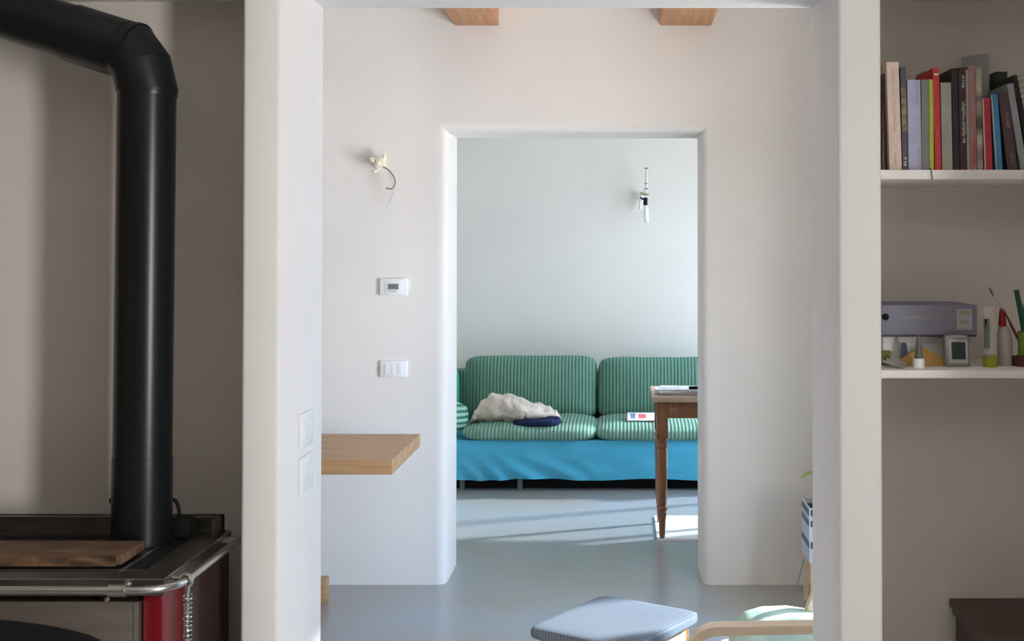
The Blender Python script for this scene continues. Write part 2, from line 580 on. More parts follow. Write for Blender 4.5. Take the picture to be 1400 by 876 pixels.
# top: steel frame and cast plate
bm = bmesh.new()
add_box(bm, SX0 - 0.005, SX1 + 0.004, SYF - 0.004, SYF + 0.055, SZ - 0.034, SZ)
add_box(bm, SX1 - 0.060, SX1 + 0.004, SYF + 0.055, SYB, SZ - 0.034, SZ)
add_box(bm, SX0 - 0.005, SX0 + 0.055, SYF + 0.055, SYB, SZ - 0.034, SZ)
add_box(bm, SX0 + 0.055, SX1 - 0.060, SYB - 0.05, SYB, SZ - 0.034, SZ)
tf = mk('top_frame', bm, TOPST, ST)
box('front_lip', SX0 - 0.005, SX1 + 0.004, SYF - 0.005, SYF - 0.003, SZ - 0.002, SZ + 0.001, STEEL, tf)
box('side_lip', SX1 + 0.003, SX1 + 0.005, SYF - 0.004, SYB, SZ - 0.002, SZ + 0.001, STEEL, tf)
hp = box('hot_plate', SX0 + 0.057, SX1 - 0.062, SYF + 0.057, SYB - 0.052, SZ - 0.03, SZ - 0.004, CAST, ST, bev=0.002)
box('plate_seam', -1.052, -1.046, SYF + 0.06, SYB - 0.06, SZ - 0.0045, SZ - 0.0015, STEEL, hp)
box('plate_seam', SX0 + 0.06, SX1 - 0.065, SYF + 0.075, SYF + 0.080, SZ - 0.0045, SZ - 0.002, STEEL, hp)
# back splash: folded steel upstand
bp0, bp1 = P(-20, 725, 2.97), P(306, 703, 2.97)
bm = bmesh.new()
add_box(bm, SX0, bp1.x, 2.962, 2.975, SZ, bp1.z)
add_box(bm, SX0, bp1.x, 2.945, 2.975, bp1.z - 0.004, bp1.z)
add_box(bm, bp1.x - 0.004, bp1.x, 2.90, 2.975, SZ, bp1.z)
mk('splash_back', bm, TOPST, ST)
# oven door
dr = box('oven_door', SX0 + 0.045, P(194, 850, SYF).x, SYF - 0.012, SYF + 0.03, 0.30, P(100, 820, SYF).z, BRUSH, ST, bev=0.003)
xr = P(194, 850, SYF).x
box('door_edge', xr - 0.010, xr, SYF - 0.016, SYF - 0.012, 0.30, P(100, 820, SYF).z - 0.002, STEEL, dr)
bm = bmesh.new()
arch = []
wl, wr, wb, wt = SX0 + 0.16, P(142, 870, SYF).x, 0.42, P(142, 872, SYF).z
for k in range(25):
    t = k / 24
    x = wr + (wl - wr) * t
    zc = wt + 0.045 * math.sin(math.pi * t) ** 0.7
    arch.append((x, SYF - 0.018, zc))
pts = [(wr, SYF - 0.018, wb)] + arch + [(wl, SYF - 0.018, wb)]
f = bm.faces.new([bm.verts.new(p) for p in pts])
g = bmesh.ops.extrude_face_region(bm, geom=[f])
bmesh.ops.translate(bm, vec=(0, 0.005, 0), verts=[e for e in g['geom'] if isinstance(e, bmesh.types.BMVert)])
mk('door_window', bm, GLASSB, dr)
# towel rail around the top
RZ, RXR, RYF = P(100, 807, 2.50).z, -0.898, 2.50
pts = [(SX0 - 0.05, RYF, RZ), (RXR - 0.075, RYF, RZ)]
for k in range(1, 9):
    a = math.pi / 2 * k / 9
    pts.append((RXR - 0.075 + 0.075 * math.sin(a), RYF + 0.075 - 0.075 * math.cos(a), RZ))
pts += [(RXR, RYF + 0.075, RZ), (RXR, 2.94, RZ)]
rail = tube('rail', pts, 0.0085, STEEL, ST, seg=14)
xc = P(161, 807, RYF).x
tube('rail_collar', [(xc - 0.017, RYF, RZ), (xc + 0.017, RYF, RZ)], 0.0128, STEEL, rail, seg=16)
tube('rail_bracket', [(xc, RYF, RZ), (xc, SYF, RZ + 0.004)], 0.006, STEEL, rail)
box('rail_bracket', SX1 - 0.02, RXR + 0.002, 2.925, 2.937, RZ - 0.006, RZ + 0.006, STEEL, rail)
tube('rail_bracket', [(SX1 - 0.012, SYF + 0.045, RZ + 0.004), (RXR, SYF + 0.03, RZ)], 0.006, STEEL, rail)
p = P(176, 798, 2.51)
lathe('screw', [(0.004, -0.004), (0.006, 0.0), (0.004, 0.004)], p, STEEL, ST, seg=10)
p = P(146, 819, 2.53)
lathe('screw', [(0.004, -0.004), (0.006, 0.0), (0.004, 0.004)], p, STEEL, ST, seg=10)

# poker with coiled handle hooked on the rail
cx, cy = P(256, 830, 2.575).x, 2.575
PK = thing('stove_poker', (cx, cy, 0.50), 'steel poker with coiled spring grip hooked on cooker rail', 'poker')
hook = []
for k in range(9):
    a = math.pi * (1.15 - 1.5 * k / 8)
    hook.append((RXR + 0.013 * math.cos(a), cy, RZ + 0.013 * math.sin(a)))
hook += [(RXR + 0.004, cy, RZ - 0.025), (cx, cy, RZ - 0.042), (cx, cy, 0.52)]
tube('rod', hook, 0.0035, STEEL, PK, seg=8)
coil = []
zt, zb = P(256, 812, cy).z, 0.60
turns = 24
for k in range(turns * 10 + 1):
    a = 2 * math.pi * k / 10
    coil.append((cx + 0.0085 * math.cos(a), cy + 0.0085 * math.sin(a), zt + (zb - zt) * k / (turns * 10)))
tube('spring_grip', coil, 0.0025, STEEL, PK, seg=5)

# scorched board
a, b = P(198, 733, 2.775), P(164, 756, 2.64)
BO = thing('chopping_board', (-1.4, 2.71, SZ), 'scorched brown wooden board lying on the cooker top', 'board')
box('board', -1.74, a.x, 2.645, 2.775, SZ + 0.003, SZ + 0.024, BOARDW, BO, bev=0.002)
box('charred_edge', -1.74, a.x - 0.01, 2.641, 2.645, SZ + 0.001, SZ + 0.023, CHAR, BO)
box('foot_batten', -1.62, -1.58, 2.66, 2.76, SZ - 0.004, SZ + 0.003, CHAR, BO)
box('foot_batten', -1.16, -1.12, 2.66, 2.76, SZ - 0.004, SZ + 0.003, CHAR, BO)

# flue pipe
PD = 2.87
FP = thing('flue_pipe', (-1.105, PD, SZ), 'glossy black stove pipe rising from cooker then bending left', 'pipe')
base = P(193.5, 737, PD)
base.z = SZ - 0.002
PRAD = 0.0650
kne = P(201, 112, PD)
tube('lower_pipe', [base, base.lerp(kne, 0.99)], PRAD, BLACK, FP, seg=40)
tube('base_collar', [base, base.lerp(kne, 0.185)], PRAD + 0.0015, BLACK, FP, seg=40)
far0, far1 = P(165, 66, PD + 0.015), P(-190, -47, PD + 0.12)
dirn = (far1 - far0).normalized()
# elbow of mitred segments
e0 = base.lerp(kne, 0.995)
e1 = e0 + Vector((-0.000, 0, 0.050))
e2 = e1 + Vector((-0.030, 0.002, 0.036))
e3 = far0


def mitre_tube(name, pts, r, parent, m, seg=40):
    """segments joined on mitre planes (lobster-back elbow)"""
    bm = bmesh.new()
    pts = [Vector(p) for p in pts]
    n = len(pts)
    ds = [(pts[i + 1] - pts[i]).normalized() for i in range(n - 1)]
    u = ds[0].cross(Vector((0, 1, 0))).normalized()
    w = ds[0].cross(u)
    ring = [pts[0] + (u * math.cos(2 * math.pi * k / seg) + w * math.sin(2 * math.pi * k / seg)) * r for k in range(seg)]
    rings = [[bm.verts.new(p) for p in ring]]
    for i in range(n - 1):
        pn = ds[i] if i == n - 2 else (ds[i] + ds[i + 1]).normalized()
        nr = []
        for p in ring:
            t = (pts[i + 1] - p).dot(pn) / ds[i].dot(pn)
            nr.append(p + ds[i] * t)
        ring = nr
        rings.append([bm.verts.new(p) for p in ring])
    for i in range(n - 1):
        for k in range(seg):
            bm.faces.new((rings[i][k], rings[i][(k + 1) % seg], rings[i + 1][(k + 1) % seg], rings[i + 1][k]))
    bm.faces.new(rings[0][::-1])
    bm.faces.new(rings[-1])
    o = mk(name, bm, m, parent, sm=True)
    o.data.set_sharp_from_angle(angle=R(14))
    return o


kp = P(204, 84, PD + 0.003)
mitre_tube('elbow', [e0 + Vector((0, 0, -0.022)), P(201.5, 124, PD), P(194, 92, PD), P(178, 70, PD + 0.008), P(150, 60.5, PD + 0.02)], PRAD + 0.002, FP, BLACK)
s0, s1, s2 = P(172, 68, PD + 0.011), P(101, 45.5, PD + 0.035), P(-130, -28, PD + 0.105)
tube('sleeve', [s0, s1], PRAD + 0.0035, BLACK, FP, seg=40)
tube('upper_pipe', [s1, s2], PRAD, BLACK, FP, seg=40)
tube('sleeve_ring', [P(186, 72.5, PD + 0.006), P(180, 70.5, PD + 0.008)], PRAD + 0.006, BLACK, FP, seg=40)
p = P(151, 684, PD)
tube('damper_knob', [(p.x, PD, p.z), (p.x + 0.02, PD, p.z)], [0.007, 0.005], BLACKM, FP)

# cast damper box with loop beside the pipe
DB = thing('damper_box', P(248, 725, 2.93), 'small black iron box with looped grip behind the flue', 'box')
a, b = P(240, 727, 2.93), P(264, 704, 2.93)
box('box_body', a.x, b.x, 2.905, 2.945, SZ, b.z, BLACKM, DB, bev=0.003)
lp = []
for k in range(13):
    t = math.pi * k / 12
    q = P(237 - 8 * math.cos(t), 703 - 20 * math.sin(t), 2.925)
    lp.append((q.x, 2.925, q.z))
tube('loop_handle', lp, 0.0045, BLACKM, DB, seg=8)

# ------------------------------------------------------------------ front right: shelves
SHF = 2.85
zu_t, zu_b = P(1300, 232, SHF).z, P(1300, 245, SHF).z
zl_t, zl_b = P(1300, 506, SHF).z, P(1300, 517, SHF).z
o = box('shelf_board', PRX1, 1.20, SHF, Y1N, zu_b, zu_t, WHITESH, bev=0.0015)
tag(o, 'white niche shelf carrying the row of books', 'shelf', 'white niche shelves')
o = box('shelf_board', PRX1, 1.20, SHF, Y1N, zl_b, zl_t, WHITESH, bev=0.0015)
tag(o, 'white niche shelf carrying the box file and glue bottles', 'shelf', 'white niche shelves')


def cmat(name, c, r=0.55, **k):
    return mat(name, c, r, **k)


BD = 2.90
# (label, x-left-bottom, x-right-bottom, x-left-top, y-top, colour, depth, set-back, extra)
BOOKS = [
    ('dark brown book pressed against the white pillar', 1206.5, 1211.3, 1206.5, 101, (0.075, 0.040, 0.028), 0.17, 0.02, None),
    ('tall cream book with pinkish edge, leaning slightly', 1216.5, 1233, 1212, 85, (0.66, 0.51, 0.42), 0.17, 0.0, 'titles'),
    ('narrow navy book with gold pattern beside cream one', 1234.2, 1241.5, 1231, 91.5, (0.050, 0.045, 0.070), 0.17, 0.004, 'gold'),
    ('thick lavender blue paperback', 1242.3, 1260, 1240.5, 109.4, (0.37, 0.37, 0.52), 0.15, 0.0, 'smalltitle'),
    ('grey paperback between lavender and lime spines', 1260.6, 1270.8, 1259.8, 109, (0.20, 0.19, 0.18), 0.15, 0.002, None),
    ('thin lime green book with trailing ribbon', 1271.3, 1276.8, 1270.4, 108.6, (0.45, 0.52, 0.035), 0.15, 0.0, 'ribbon'),
    ('bright red book taller than the lime one', 1278.6, 1287, 1275.4, 92.6, (0.58, 0.025, 0.030), 0.17, -0.002, 'redtitle'),
    ('plain pale putty coloured paperback', 1288.5, 1302.5, 1286, 113, (0.45, 0.42, 0.36), 0.15, 0.0, None),
    ('black book beside putty paperback', 1304, 1312.5, 1300.5, 93.6, (0.018, 0.013, 0.012), 0.17, 0.004, None),
    ('dark brown book with white lettering on spine', 1313, 1322.3, 1310.5, 92.5, (0.055, 0.022, 0.020), 0.17, 0.0, 'whitetitle'),
    ('very thin light grey booklet', 1322.6, 1326, 1320.2, 95.8, (0.42, 0.39, 0.38), 0.16, 0.001, None),
    ('mauve pink book with mottled spine', 1326.4, 1335.6, 1324.1, 90, (0.40, 0.19, 0.19), 0.17, -0.001, 'mottle'),
    ('cream book with dark blotched spine', 1336.2, 1344, 1333.8, 91.5, (0.50, 0.43, 0.34), 0.17, 0.002, 'blotch'),
    ('short red paperback with cream edge', 1346, 1357, 1342.6, 133.8, (0.50, 0.030, 0.045), 0.14, 0.0, 'creamleft'),
    ('short blue paperback leaning left', 1361.6, 1371, 1354.5, 129.4, (0.055, 0.26, 0.48), 0.14, 0.0, 'creamleft'),
    ('brown purple hardback leaning against blue one', 1378, 1391.5, 1364.8, 127, (0.085, 0.055, 0.055), 0.16, 0.002, 'faint'),
    ('silvery grey paperback leaning steeply', 1396, 1405, 1376.5, 115, (0.33, 0.34, 0.36), 0.16, 0.0, None),
    ('black binder leaning behind the silvery paperback', 1408, 1414, 1384.5, 103, (0.012, 0.013, 0.013), 0.17, 0.006, None),
    ('pale patterned ring-bound book leaning at row end', 1417, 1427, 1390.5, 103, (0.36, 0.33, 0.28), 0.17, 0.002, 'rings'),
]


def strokes(name, x0, x1, z0, z1, y, m, parent, mtx, n, seed):
    """illegible lettering running down a spine: small separate pen strokes"""
    rnd = random.Random(seed)
    bm = bmesh.new()
    z = z1
    while z > z0:
        h = rnd.uniform(0.5, 1.0) * (z1 - z0) / n
        if rnd.random() > 0.12:
            a = x0 + (x1 - x0) * rnd.choice((0, 0, 0.3))
            b = x1 - (x1 - x0) * rnd.choice((0, 0, 0.35))
            add_box(bm, a, b, y - 0.0004, y, z - h * 0.35, z)
            if rnd.random() > 0.4:
                add_box(bm, a, a + (b - a) * 0.3, y - 0.0004, y, z - h * 0.75, z - h * 0.35)
        z -= h
    if mtx is not None:
        bmesh.ops.transform(bm, matrix=mtx, verts=bm.verts)
    return mk(name, bm, m, parent)


INKW = cmat('ink_white', (0.72, 0.70, 0.68))
INKG = cmat('ink_grey', (0.34, 0.29, 0.27))
INKP = cmat('ink_pink', (0.55, 0.22, 0.20))
INKB = cmat('ink_blue', (0.22, 0.22, 0.36))
GOLD = mat('gold_pattern', (0.06, 0.05, 0.06), 0.5, col2=(0.30, 0.20, 0.08), vscale=60)
for i, (lab, xlb, xrb, xlt, yt, c, dep, sb, ext) in enumerate(BOOKS):
    y = BD + sb
    a, b = P(xlb, 232, y), P(xrb, 232, y)
    t = P(xlt, yt, y)
    w = (b.x - a.x)
    lean = math.atan2(a.x - t.x, t.z - zu_t)
    h = (t.z - zu_t) / math.cos(lean) - (w * math.sin(lean) if lean > 0 else 0) * 0.0
    # book leaning to the left pivots on its lower left corner
    w2 = w * math.cos(lean)
    M = Matrix.Translation((a.x, y, zu_t)) @ Matrix.Rotation(-lean, 4, 'Y')
    lowest = min(0.0, (M @ Vector((w2, 0, 0))).z - zu_t, 0.0)
    M = Matrix.Translation((0, 0, -lowest + 0.0002)) @ M
    h = (t.z - (zu_t - lowest)) / math.cos(lean)
    root = thing('book', (a.x + w / 2, y + dep / 2, zu_t), lab, 'book', 'books on the upper niche shelf')
    m = cmat('cover_%d' % i, c, 0.5, var=0.06, vscale=30)
    if ext == 'mottle':
        m = mat('cover_mottle', (0.40, 0.26, 0.25), 0.6, col2=(0.36, 0.11, 0.12), vscale=35, stretch=(1, 1, 0.4))
    if ext == 'blotch':
        m = mat('cover_blotch', (0.10, 0.085, 0.07), 0.6, col2=(0.55, 0.48, 0.38), vscale=22, stretch=(0.6, 1, 1))
    ct = min(0.0022, w2 * 0.2)
    bm = bmesh.new()
    add_box(bm, 0, w2, 0, ct, 0, h)
    add_box(bm, 0, ct, ct, dep, 0, h)
    add_box(bm, w2 - ct, w2, ct, dep, 0, h)
    bmesh.ops.transform(bm, matrix=M, verts=bm.verts)
    cov = mk('cover', bm, m, root)
    box('page_block', ct, w2 - ct, ct, dep - 0.004, 0.003, h - 0.003, PAGES, root, mtx=M)
    if ext == 'titles':
        strokes('lettering', w2 * 0.42, w2 * 0.62, h * 0.70, h * 0.93, 0, INKG, cov, M, 20, i)
        strokes('lettering', w2 * 0.42, w2 * 0.66, h * 0.36, h * 0.64, 0, INKP, cov, M, 22, i + 50)
        strokes('lettering', w2 * 0.40, w2 * 0.62, h * 0.06, h * 0.17, 0, INKG, cov, M, 9, i + 90)
    elif ext == 'gold':
        box('pattern_band', 0.0004, w2 - 0.0004, -0.0005, 0, h * 0.38, h * 0.80, GOLD, cov, mtx=M)
        strokes('lettering', w2 * 0.25, w2 * 0.8, h * 0.04, h * 0.13, 0, INKW, cov, M, 6, i)
    elif ext == 'smalltitle':
        strokes('lettering', w2 * 0.72, w2 * 0.88, h * 0.72, h * 0.95, 0, INKB, cov, M, 16, i)
        strokes('lettering', w2 * 0.76, w2 * 0.88, h * 0.08, h * 0.26, 0, INKB, cov, M, 12, i + 9)
    elif ext == 'redtitle':
        box('title_mark', w2 * 0.2, w2 * 0.85, -0.0004, 0, h * 0.925, h * 0.945, INKW, cov, mtx=M)
        strokes('lettering', w2 * 0.40, w2 * 0.66, h * 0.16, h * 0.42, 0, INKP, cov, M, 16, i)
    elif ext == 'whitetitle':
        strokes('lettering', w2 * 0.45, w2 * 0.85, h * 0.80, h * 0.92, 0, INKW, cov, M, 6, i)
        strokes('lettering', w2 * 0.40, w2 * 0.88, h * 0.26, h * 0.67, 0, INKW, cov, M, 20, i + 3)
    elif ext == 'creamleft':
        box('edge_band', 0.0002, w2 * 0.2, -0.0005, 0, 0.002, h - 0.001, cmat('cream_edge', (0.55, 0.49, 0.41)), cov, mtx=M)
    elif ext == 'faint':
        strokes('lettering', w2 * 0.45, w2 * 0.75, h * 0.55, h * 0.75, 0, INKP, cov, M, 10, i)
        strokes('lettering', w2 * 0.45, w2 * 0.75, h * 0.08, h * 0.22, 0, INKG, cov, M, 8, i + 3)
    elif ext == 'ribbon':
        q = P(1273.5, 236, SHF - 0.004)
        q2 = P(1275, 247, SHF - 0.004)
        tube('ribbon', [(q.x, y, zu_t + 0.002), (q.x, SHF + 0.004, zu_t + 0.003), (q.x, SHF - 0.003, zu_t), (q2.x, SHF - 0.004, q2.z)],
             0.0012, cmat('ribbon_green', (0.09, 0.17, 0.06)), root, seg=6)
    elif ext == 'rings':
        for k in range(16):
            zz = h * (0.04 + 0.92 * k / 15)
            box('binding_ring', -0.001, w2 + 0.001, -0.002, 0.004, zz - 0.002, zz + 0.002, STEEL, root, mtx=M)

# olive book standing deeper, behind the grey and lime spines
def plain_book(lab, xl, xr, yt, y, dep, c, yaw=0.0, lean=0.0):
    a, b, t = P(xl, 232, y), P(xr, 232, y), P(xl, yt, y)
    root = thing('book', (a.x, y, zu_t), lab, 'book', 'books on the upper niche shelf')
    w, h = b.x - a.x, t.z - zu_t
    M = Matrix.Translation((a.x, y, zu_t + 0.0002)) @ Matrix.Rotation(yaw, 4, 'Z')
    ct = min(0.002, w * 0.25)
    bm = bmesh.new()
    add_box(bm, 0, w, 0, ct, 0, h)
    add_box(bm, 0, ct, ct, dep, 0, h)
    add_box(bm, w - ct, w, ct, dep, 0, h)
    bmesh.ops.transform(bm, matrix=M, verts=bm.verts)
    mk('cover', bm, cmat('cover_' + lab[:12], c, 0.45), root)
    box('page_block', ct, w - ct, ct, dep - 0.004, 0.003, h - 0.003, PAGES, root, mtx=M)
    return root


plain_book('olive yellow book pushed back behind the grey paperback', 1262, 1272, 98, 3.075, 0.07, (0.34, 0.25, 0.02))
plain_book('tall grey thin album standing askew behind the red paperback', 1350, 1355.5, 73, 3.062, 0.075, (0.42, 0.42, 0.40), yaw=R(38))
plain_book('near-black book pushed back behind the blue paperback', 1362, 1378, 98, 3.08, 0.06, (0.013, 0.016, 0.013))

# lower shelf: white box, box file on it, small things
WB = thing('cardboard_box', P(1268, 503, 3.0), 'low white cardboard box under the lavender box file', 'box')
y0 = 2.99
a, b = P(1207, 459, y0), P(1327, 459, y0)
box('box_body', a.x, b.x, y0, 3.13, zl_t, a.z - 0.016, PAPERW, WB, bev=0.002)
box('box_lid', a.x - 0.001, b.x + 0.001, y0 - 0.003, 3.133, a.z - 0.016, a.z, PAPERW, WB, bev=0.002)
BF = thing('box_file', P(1270, 459, 3.0), 'lavender grey box file with black finger hole, lying flat', 'box file')
y1 = 2.955
a2, b2 = P(1205.5, 456, y1), P(1336, 417, y1)
zb0 = a.z + 0.0003
box('file_body', a2.x, b2.x, y1, 3.14, zb0 + 0.004, b2.z, cmat('file_lavender', (0.215, 0.21, 0.265), 0.6, var=0.05, vscale=12), BF, bev=0.002)
box('file_base', a2.x, b2.x - 0.002, y1 - 0.002, 3.138, zb0, zb0 + 0.004, cmat('file_dark', (0.035, 0.025, 0.03)), BF)
p = P(1210.5, 433, y1)
tube('finger_hole', [(p.x, y1 - 0.0015, p.z), (p.x, y1 + 0.002, p.z)], 0.0085, BLACKM, BF, seg=20)
a3, b3 = P(1308, 450.5, y1), P(1329, 422.5, y1)
lb = box('label_card', a3.x, b3.x, y1 - 0.001, y1, a3.z, b3.z, cmat('label_paper', (0.42, 0.39, 0.37)), BF)
for (yy0, yy1, xx0, xx1, mm) in ((425, 429, 1311, 1326, cmat('label_green', (0.22, 0.27, 0.12))), (431.5, 432.3, 1310, 1327, INKG),
                                 (437, 443, 1312, 1325, INKG), (449, 449.8, 1310, 1327, INKG)):
    c0, c1 = P(xx0, yy1, y1), P(xx1, yy0, y1)
    box('print', c0.x, c1.x, y1 - 0.0016, y1 - 0.001, c0.z, c1.z, mm, lb)
c0, c1 = P(1230, 436.5, y1), P(1304, 430, y1)
bm = bmesh.new()
rnd = random.Random(4)
x = c0.x
while x < c1.x:
    wd = rnd.uniform(0.002, 0.006)
    add_box(bm, x, x + wd, y1 - 0.0008, y1, c0.z + rnd.uniform(0, 0.002), c1.z - rnd.uniform(0, 0.004))
    x += wd + 0.0022
mk('lettering', bm, cmat('ink_pale', (0.27, 0.27, 0.24)), BF)

yy = 2.945
# yellow folded card (tent)
a, b = P(1228, 502, yy), P(1292, 502, yy)
top = P(1262, 474, yy)
q1 = P(1248, 480, yy)
CARD = cmat('ochre_card', (0.50, 0.29, 0.08), 0.8)
bm = bmesh.new()
z0 = zl_t + 0.0003
pf = [(a.x, yy, z0), (b.x, yy, z0), (P(1288, 487, yy).x, yy + 0.008, P(1288, 487, yy).z), (top.x, yy + 0.02, top.z), (P(1232, 492, yy).x, yy + 0.006, P(1232, 492, yy).z)]
pb = [(a.x, yy + 0.04, z0), (b.x, yy + 0.04, z0), (pf[2][0], yy + 0.032, pf[2][2]), (top.x, yy + 0.022, top.z), (pf[4][0], yy + 0.034, pf[4][2])]
vf = [bm.verts.new(p) for p in pf]
vb = [bm.verts.new(p) for p in pb]
bm.faces.new(vf)
bm.faces.new(vb[::-1])
for k in range(5):
    bm.faces.new((vf[k], vf[(k + 1) % 5], vb[(k + 1) % 5], vb[k]))
tag(mk('folded_card', bm, CARD), 'ochre yellow folded card standing before the white box', 'card')
# small papers and leafy packet at the pillar end
bm = bmesh.new()
rnd = random.Random(3)
a = P(1206, 500, 2.90)
PK2 = thing('paper_slips', (a.x + 0.03, 2.93, zl_t), 'loose crumpled silvery paper slips at the pillar end', 'paper')
for k in range(3):
    u = P(1206 + 6 * k, 500, 2.89 + 0.015 * k)
    v = P(1236 + 2 * k, 500, 2.89 + 0.015 * k)
    zz = zl_t + 0.001 + 0.003 * k
    plane_poly('slip', [(u.x, 2.885 + 0.018 * k, zz + 0.014 - 0.003 * k), (v.x, 2.88 + 0.018 * k, zz), (v.x + 0.004, 2.905 + 0.018 * k, zz + 0.001),
                        (u.x + 0.004, 2.91 + 0.018 * k, zz + 0.018)], cmat('slip_paper', (0.40, 0.38, 0.34), 0.5), PK2, thick=0.0012)
p = P(1209, 488, 2.965)
puff('seed_packet', (p.x + 0.004, 2.962, zl_t + 0.018), (0.028, 0.036, 0.012), cmat('packet_green', (0.13, 0.17, 0.035), 0.6, var=0.3, vscale=60), None,
     e1=5, e2=2.2, cuts=6, mtx=Matrix.Rotation(R(78), 4, 'X'))
tag(bpy.data.objects['seed_packet'], 'small crumpled green packet behind the paper slips', 'packet')
# small nozzle tube on its white cap
p = P(1256, 503, 2.905)
NZ = thing('glue_nozzle', (p.x, 2.905, zl_t), 'small grey cone nozzle standing on a white cap', 'nozzle')
hz = lambda yy_: P(1256, yy_, 2.905).z - P(1256, 504, 2.905).z
lathe('cap', [(0.0135, 0.0), (0.0135, hz(493)), (0.0120, hz(491))], (p.x, 2.905, zl_t), WHITE, NZ)
lathe('cone', [(0.0105, hz(491)), (0.0085, hz(485)), (0.0055, hz(468)), (0.0032, hz(461)), (0.0030, hz(459.5))], (p.x, 2.905, zl_t), cmat('nozzle_grey', (0.11, 0.11, 0.12), 0.4), NZ)
# blue stub behind
p = P(1235, 470, 2.975)
o = lathe('pen_stub', [(0.0075, 0.0), (0.0080, 0.02), (0.0070, 0.046), (0.005, 0.054)], (p.x, 2.968, zl_t), cmat('cap_blue_grey', (0.13, 0.16, 0.22), 0.5))
tag(o, 'blue grey pen stub standing between card and white box', 'pen')
# silver timer
yt_ = 2.925
a, b = P(1292, 503, yt_), P(1329, 459, yt_)
TM = thing('kitchen_timer', ((a.x + b.x) / 2, yt_, zl_t), 'silver digital timer with dark screen leaning back', 'timer')
SIL = cmat('silver_plastic', (0.32, 0.31, 0.30), 0.35, metal=0.4)
hh = b.z - a.z
M = Matrix.Translation(((a.x + b.x) / 2, yt_, zl_t + 0.001)) @ Matrix.Rotation(R(-9), 4, 'X') @ Matrix.Rotation(R(7), 4, 'Z')
W2 = (b.x - a.x) / 2 * 0.94
box('case', -W2, W2, 0, 0.018, 0, hh, SIL, TM, bev=0.006, seg=3, mtx=M)
fr = box('bezel', -W2 * 0.78, W2 * 0.80, -0.003, 0.002, hh * 0.10, hh * 0.84, cmat('bezel_light', (0.50, 0.50, 0.49), 0.3), TM, bev=0.002, mtx=M)
box('screen', -W2 * 0.55, W2 * 0.58, -0.0042, -0.002, hh * 0.22, hh * 0.76, LCDK, fr, mtx=M)
box('top_bar', -W2 * 0.6, W2 * 0.6, -0.0025, 0.0, hh * 0.90, hh * 0.97, STEEL, TM, mtx=M)
box('stand', -W2 * 0.5, W2 * 0.5, 0.016, 0.040, 0.0, 0.004, SIL, TM, mtx=Matrix.Translation(((a.x + b.x) / 2, yt_, zl_t)))
# squeeze tube cap-down
yg = 2.93
p = P(1354, 503, yg)
G = thing('glue_tube', (p.x, yg, zl_t), 'white squeeze tube standing on its lime green cap', 'tube')
zcap = P(1354, 488, yg).z - P(1354, 503.5, yg).z
ztop = P(1354, 421, yg).z - P(1354, 503.5, yg).z
lathe('cap', [(0.0170, 0), (0.0175, zcap * 0.5), (0.0170, zcap)], (p.x, yg, zl_t), cmat('lime_cap', (0.33, 0.36, 0.02), 0.45), G)
bm = bmesh.new()
rings = []
for k in range(8):
    t = k / 7
    z = zcap + (ztop - zcap) * t
    rx = 0.0165 - 0.001 * t
    ry = 0.0160 * (1 - t) + 0.0015 * t
    rings.append([bm.verts.new((p.x + rx * math.cos(2 * math.pi * j / 20), yg + ry * math.sin(2 * math.pi * j / 20), zl_t + z)) for j in range(20)])
for k in range(7):
    for j in range(20):
        bm.faces.new((rings[k][j], rings[k][(j + 1) % 20], rings[k + 1][(j + 1) % 20], rings[k + 1][j]))
bm.faces.new(rings[0][::-1])
bm.faces.new(rings[-1])
gb = mk('tube_body', bm, cmat('tube_white', (0.52, 0.49, 0.45), 0.45), G, sm=True)
for (u0, u1, v0, v1, mm) in ((1347, 1353, 436, 476, cmat('tube_green_print', (0.13, 0.17, 0.10))), (1347, 1361, 484.5, 487, INKG), (1346, 1349, 436, 446, cmat('tube_brown_print', (0.26, 0.14, 0.08)))):
    c0, c1 = P(u0, v1, yg - 0.0175), P(u1, v0, yg - 0.0175)
    box('print', c0.x, c1.x, yg - 0.0178, yg - 0.010, c0.z, c1.z, mm, gb)
# white glue bottle with red nozzle
yb_ = 2.965
p = P(1373, 500, yb_)
GB = thing('glue_bottle', (p.x, yb_, zl_t), 'white glue bottle with red spout beside the squeeze tube', 'bottle')
zz = lambda v: P(1373, v, yb_).z - P(1373, 500.5, yb_).z
lathe('bottle_body', [(0.0175, 0), (0.0190, 0.004), (0.0190, zz(468)), (0.0170, zz(458)), (0.0125, zz(450)), (0.0095, zz(447))], (p.x, yb_, zl_t), cmat('bottle_white', (0.46, 0.41, 0.37), 0.4), GB)
lathe('spout', [(0.0095, zz(447)), (0.0090, zz(440)), (0.0075, zz(428)), (0.0055, zz(424)), (0.003, zz(422))], (p.x - 0.004, yb_, zl_t), cmat('spout_red', (0.26, 0.008, 0.012), 0.4), GB)
# green pen cup with marker, brush, pen
yc = 2.95
p = P(1404.5, 500, yc)
CP = thing('pen_cup', (p.x, yc, zl_t), 'green cup with dark red base holding marker and brush', 'cup')
zz = lambda v: P(1404, v, yc).z - P(1404, 500.5, yc).z
lathe('cup_wall', [(0.0215, zz(486)), (0.0215, zz(453)), (0.0195, zz(453)), (0.0195, zz(484))], (p.x, yc, zl_t), cmat('cup_green', (0.17, 0.26, 0.04), 0.45), CP, seg=28)
lathe('cup_base', [(0.034, 0.0), (0.034, zz(487)), (0.0215, zz(485.5))], (p.x, yc, zl_t), cmat('base_red', (0.085, 0.018, 0.014), 0.5), CP, seg=28)
tube('marker_pen', [P(1403, 470, yc), P(1396, 430, yc), P(1389.5, 396, yc)], 0.0062, cmat('marker_green', (0.006, 0.070, 0.035), 0.4))
bpy.data.objects['marker_pen']['label'] = 'dark green marker pen tilted in the pen cup'
bpy.data.objects['marker_pen']['category'] = 'pen'
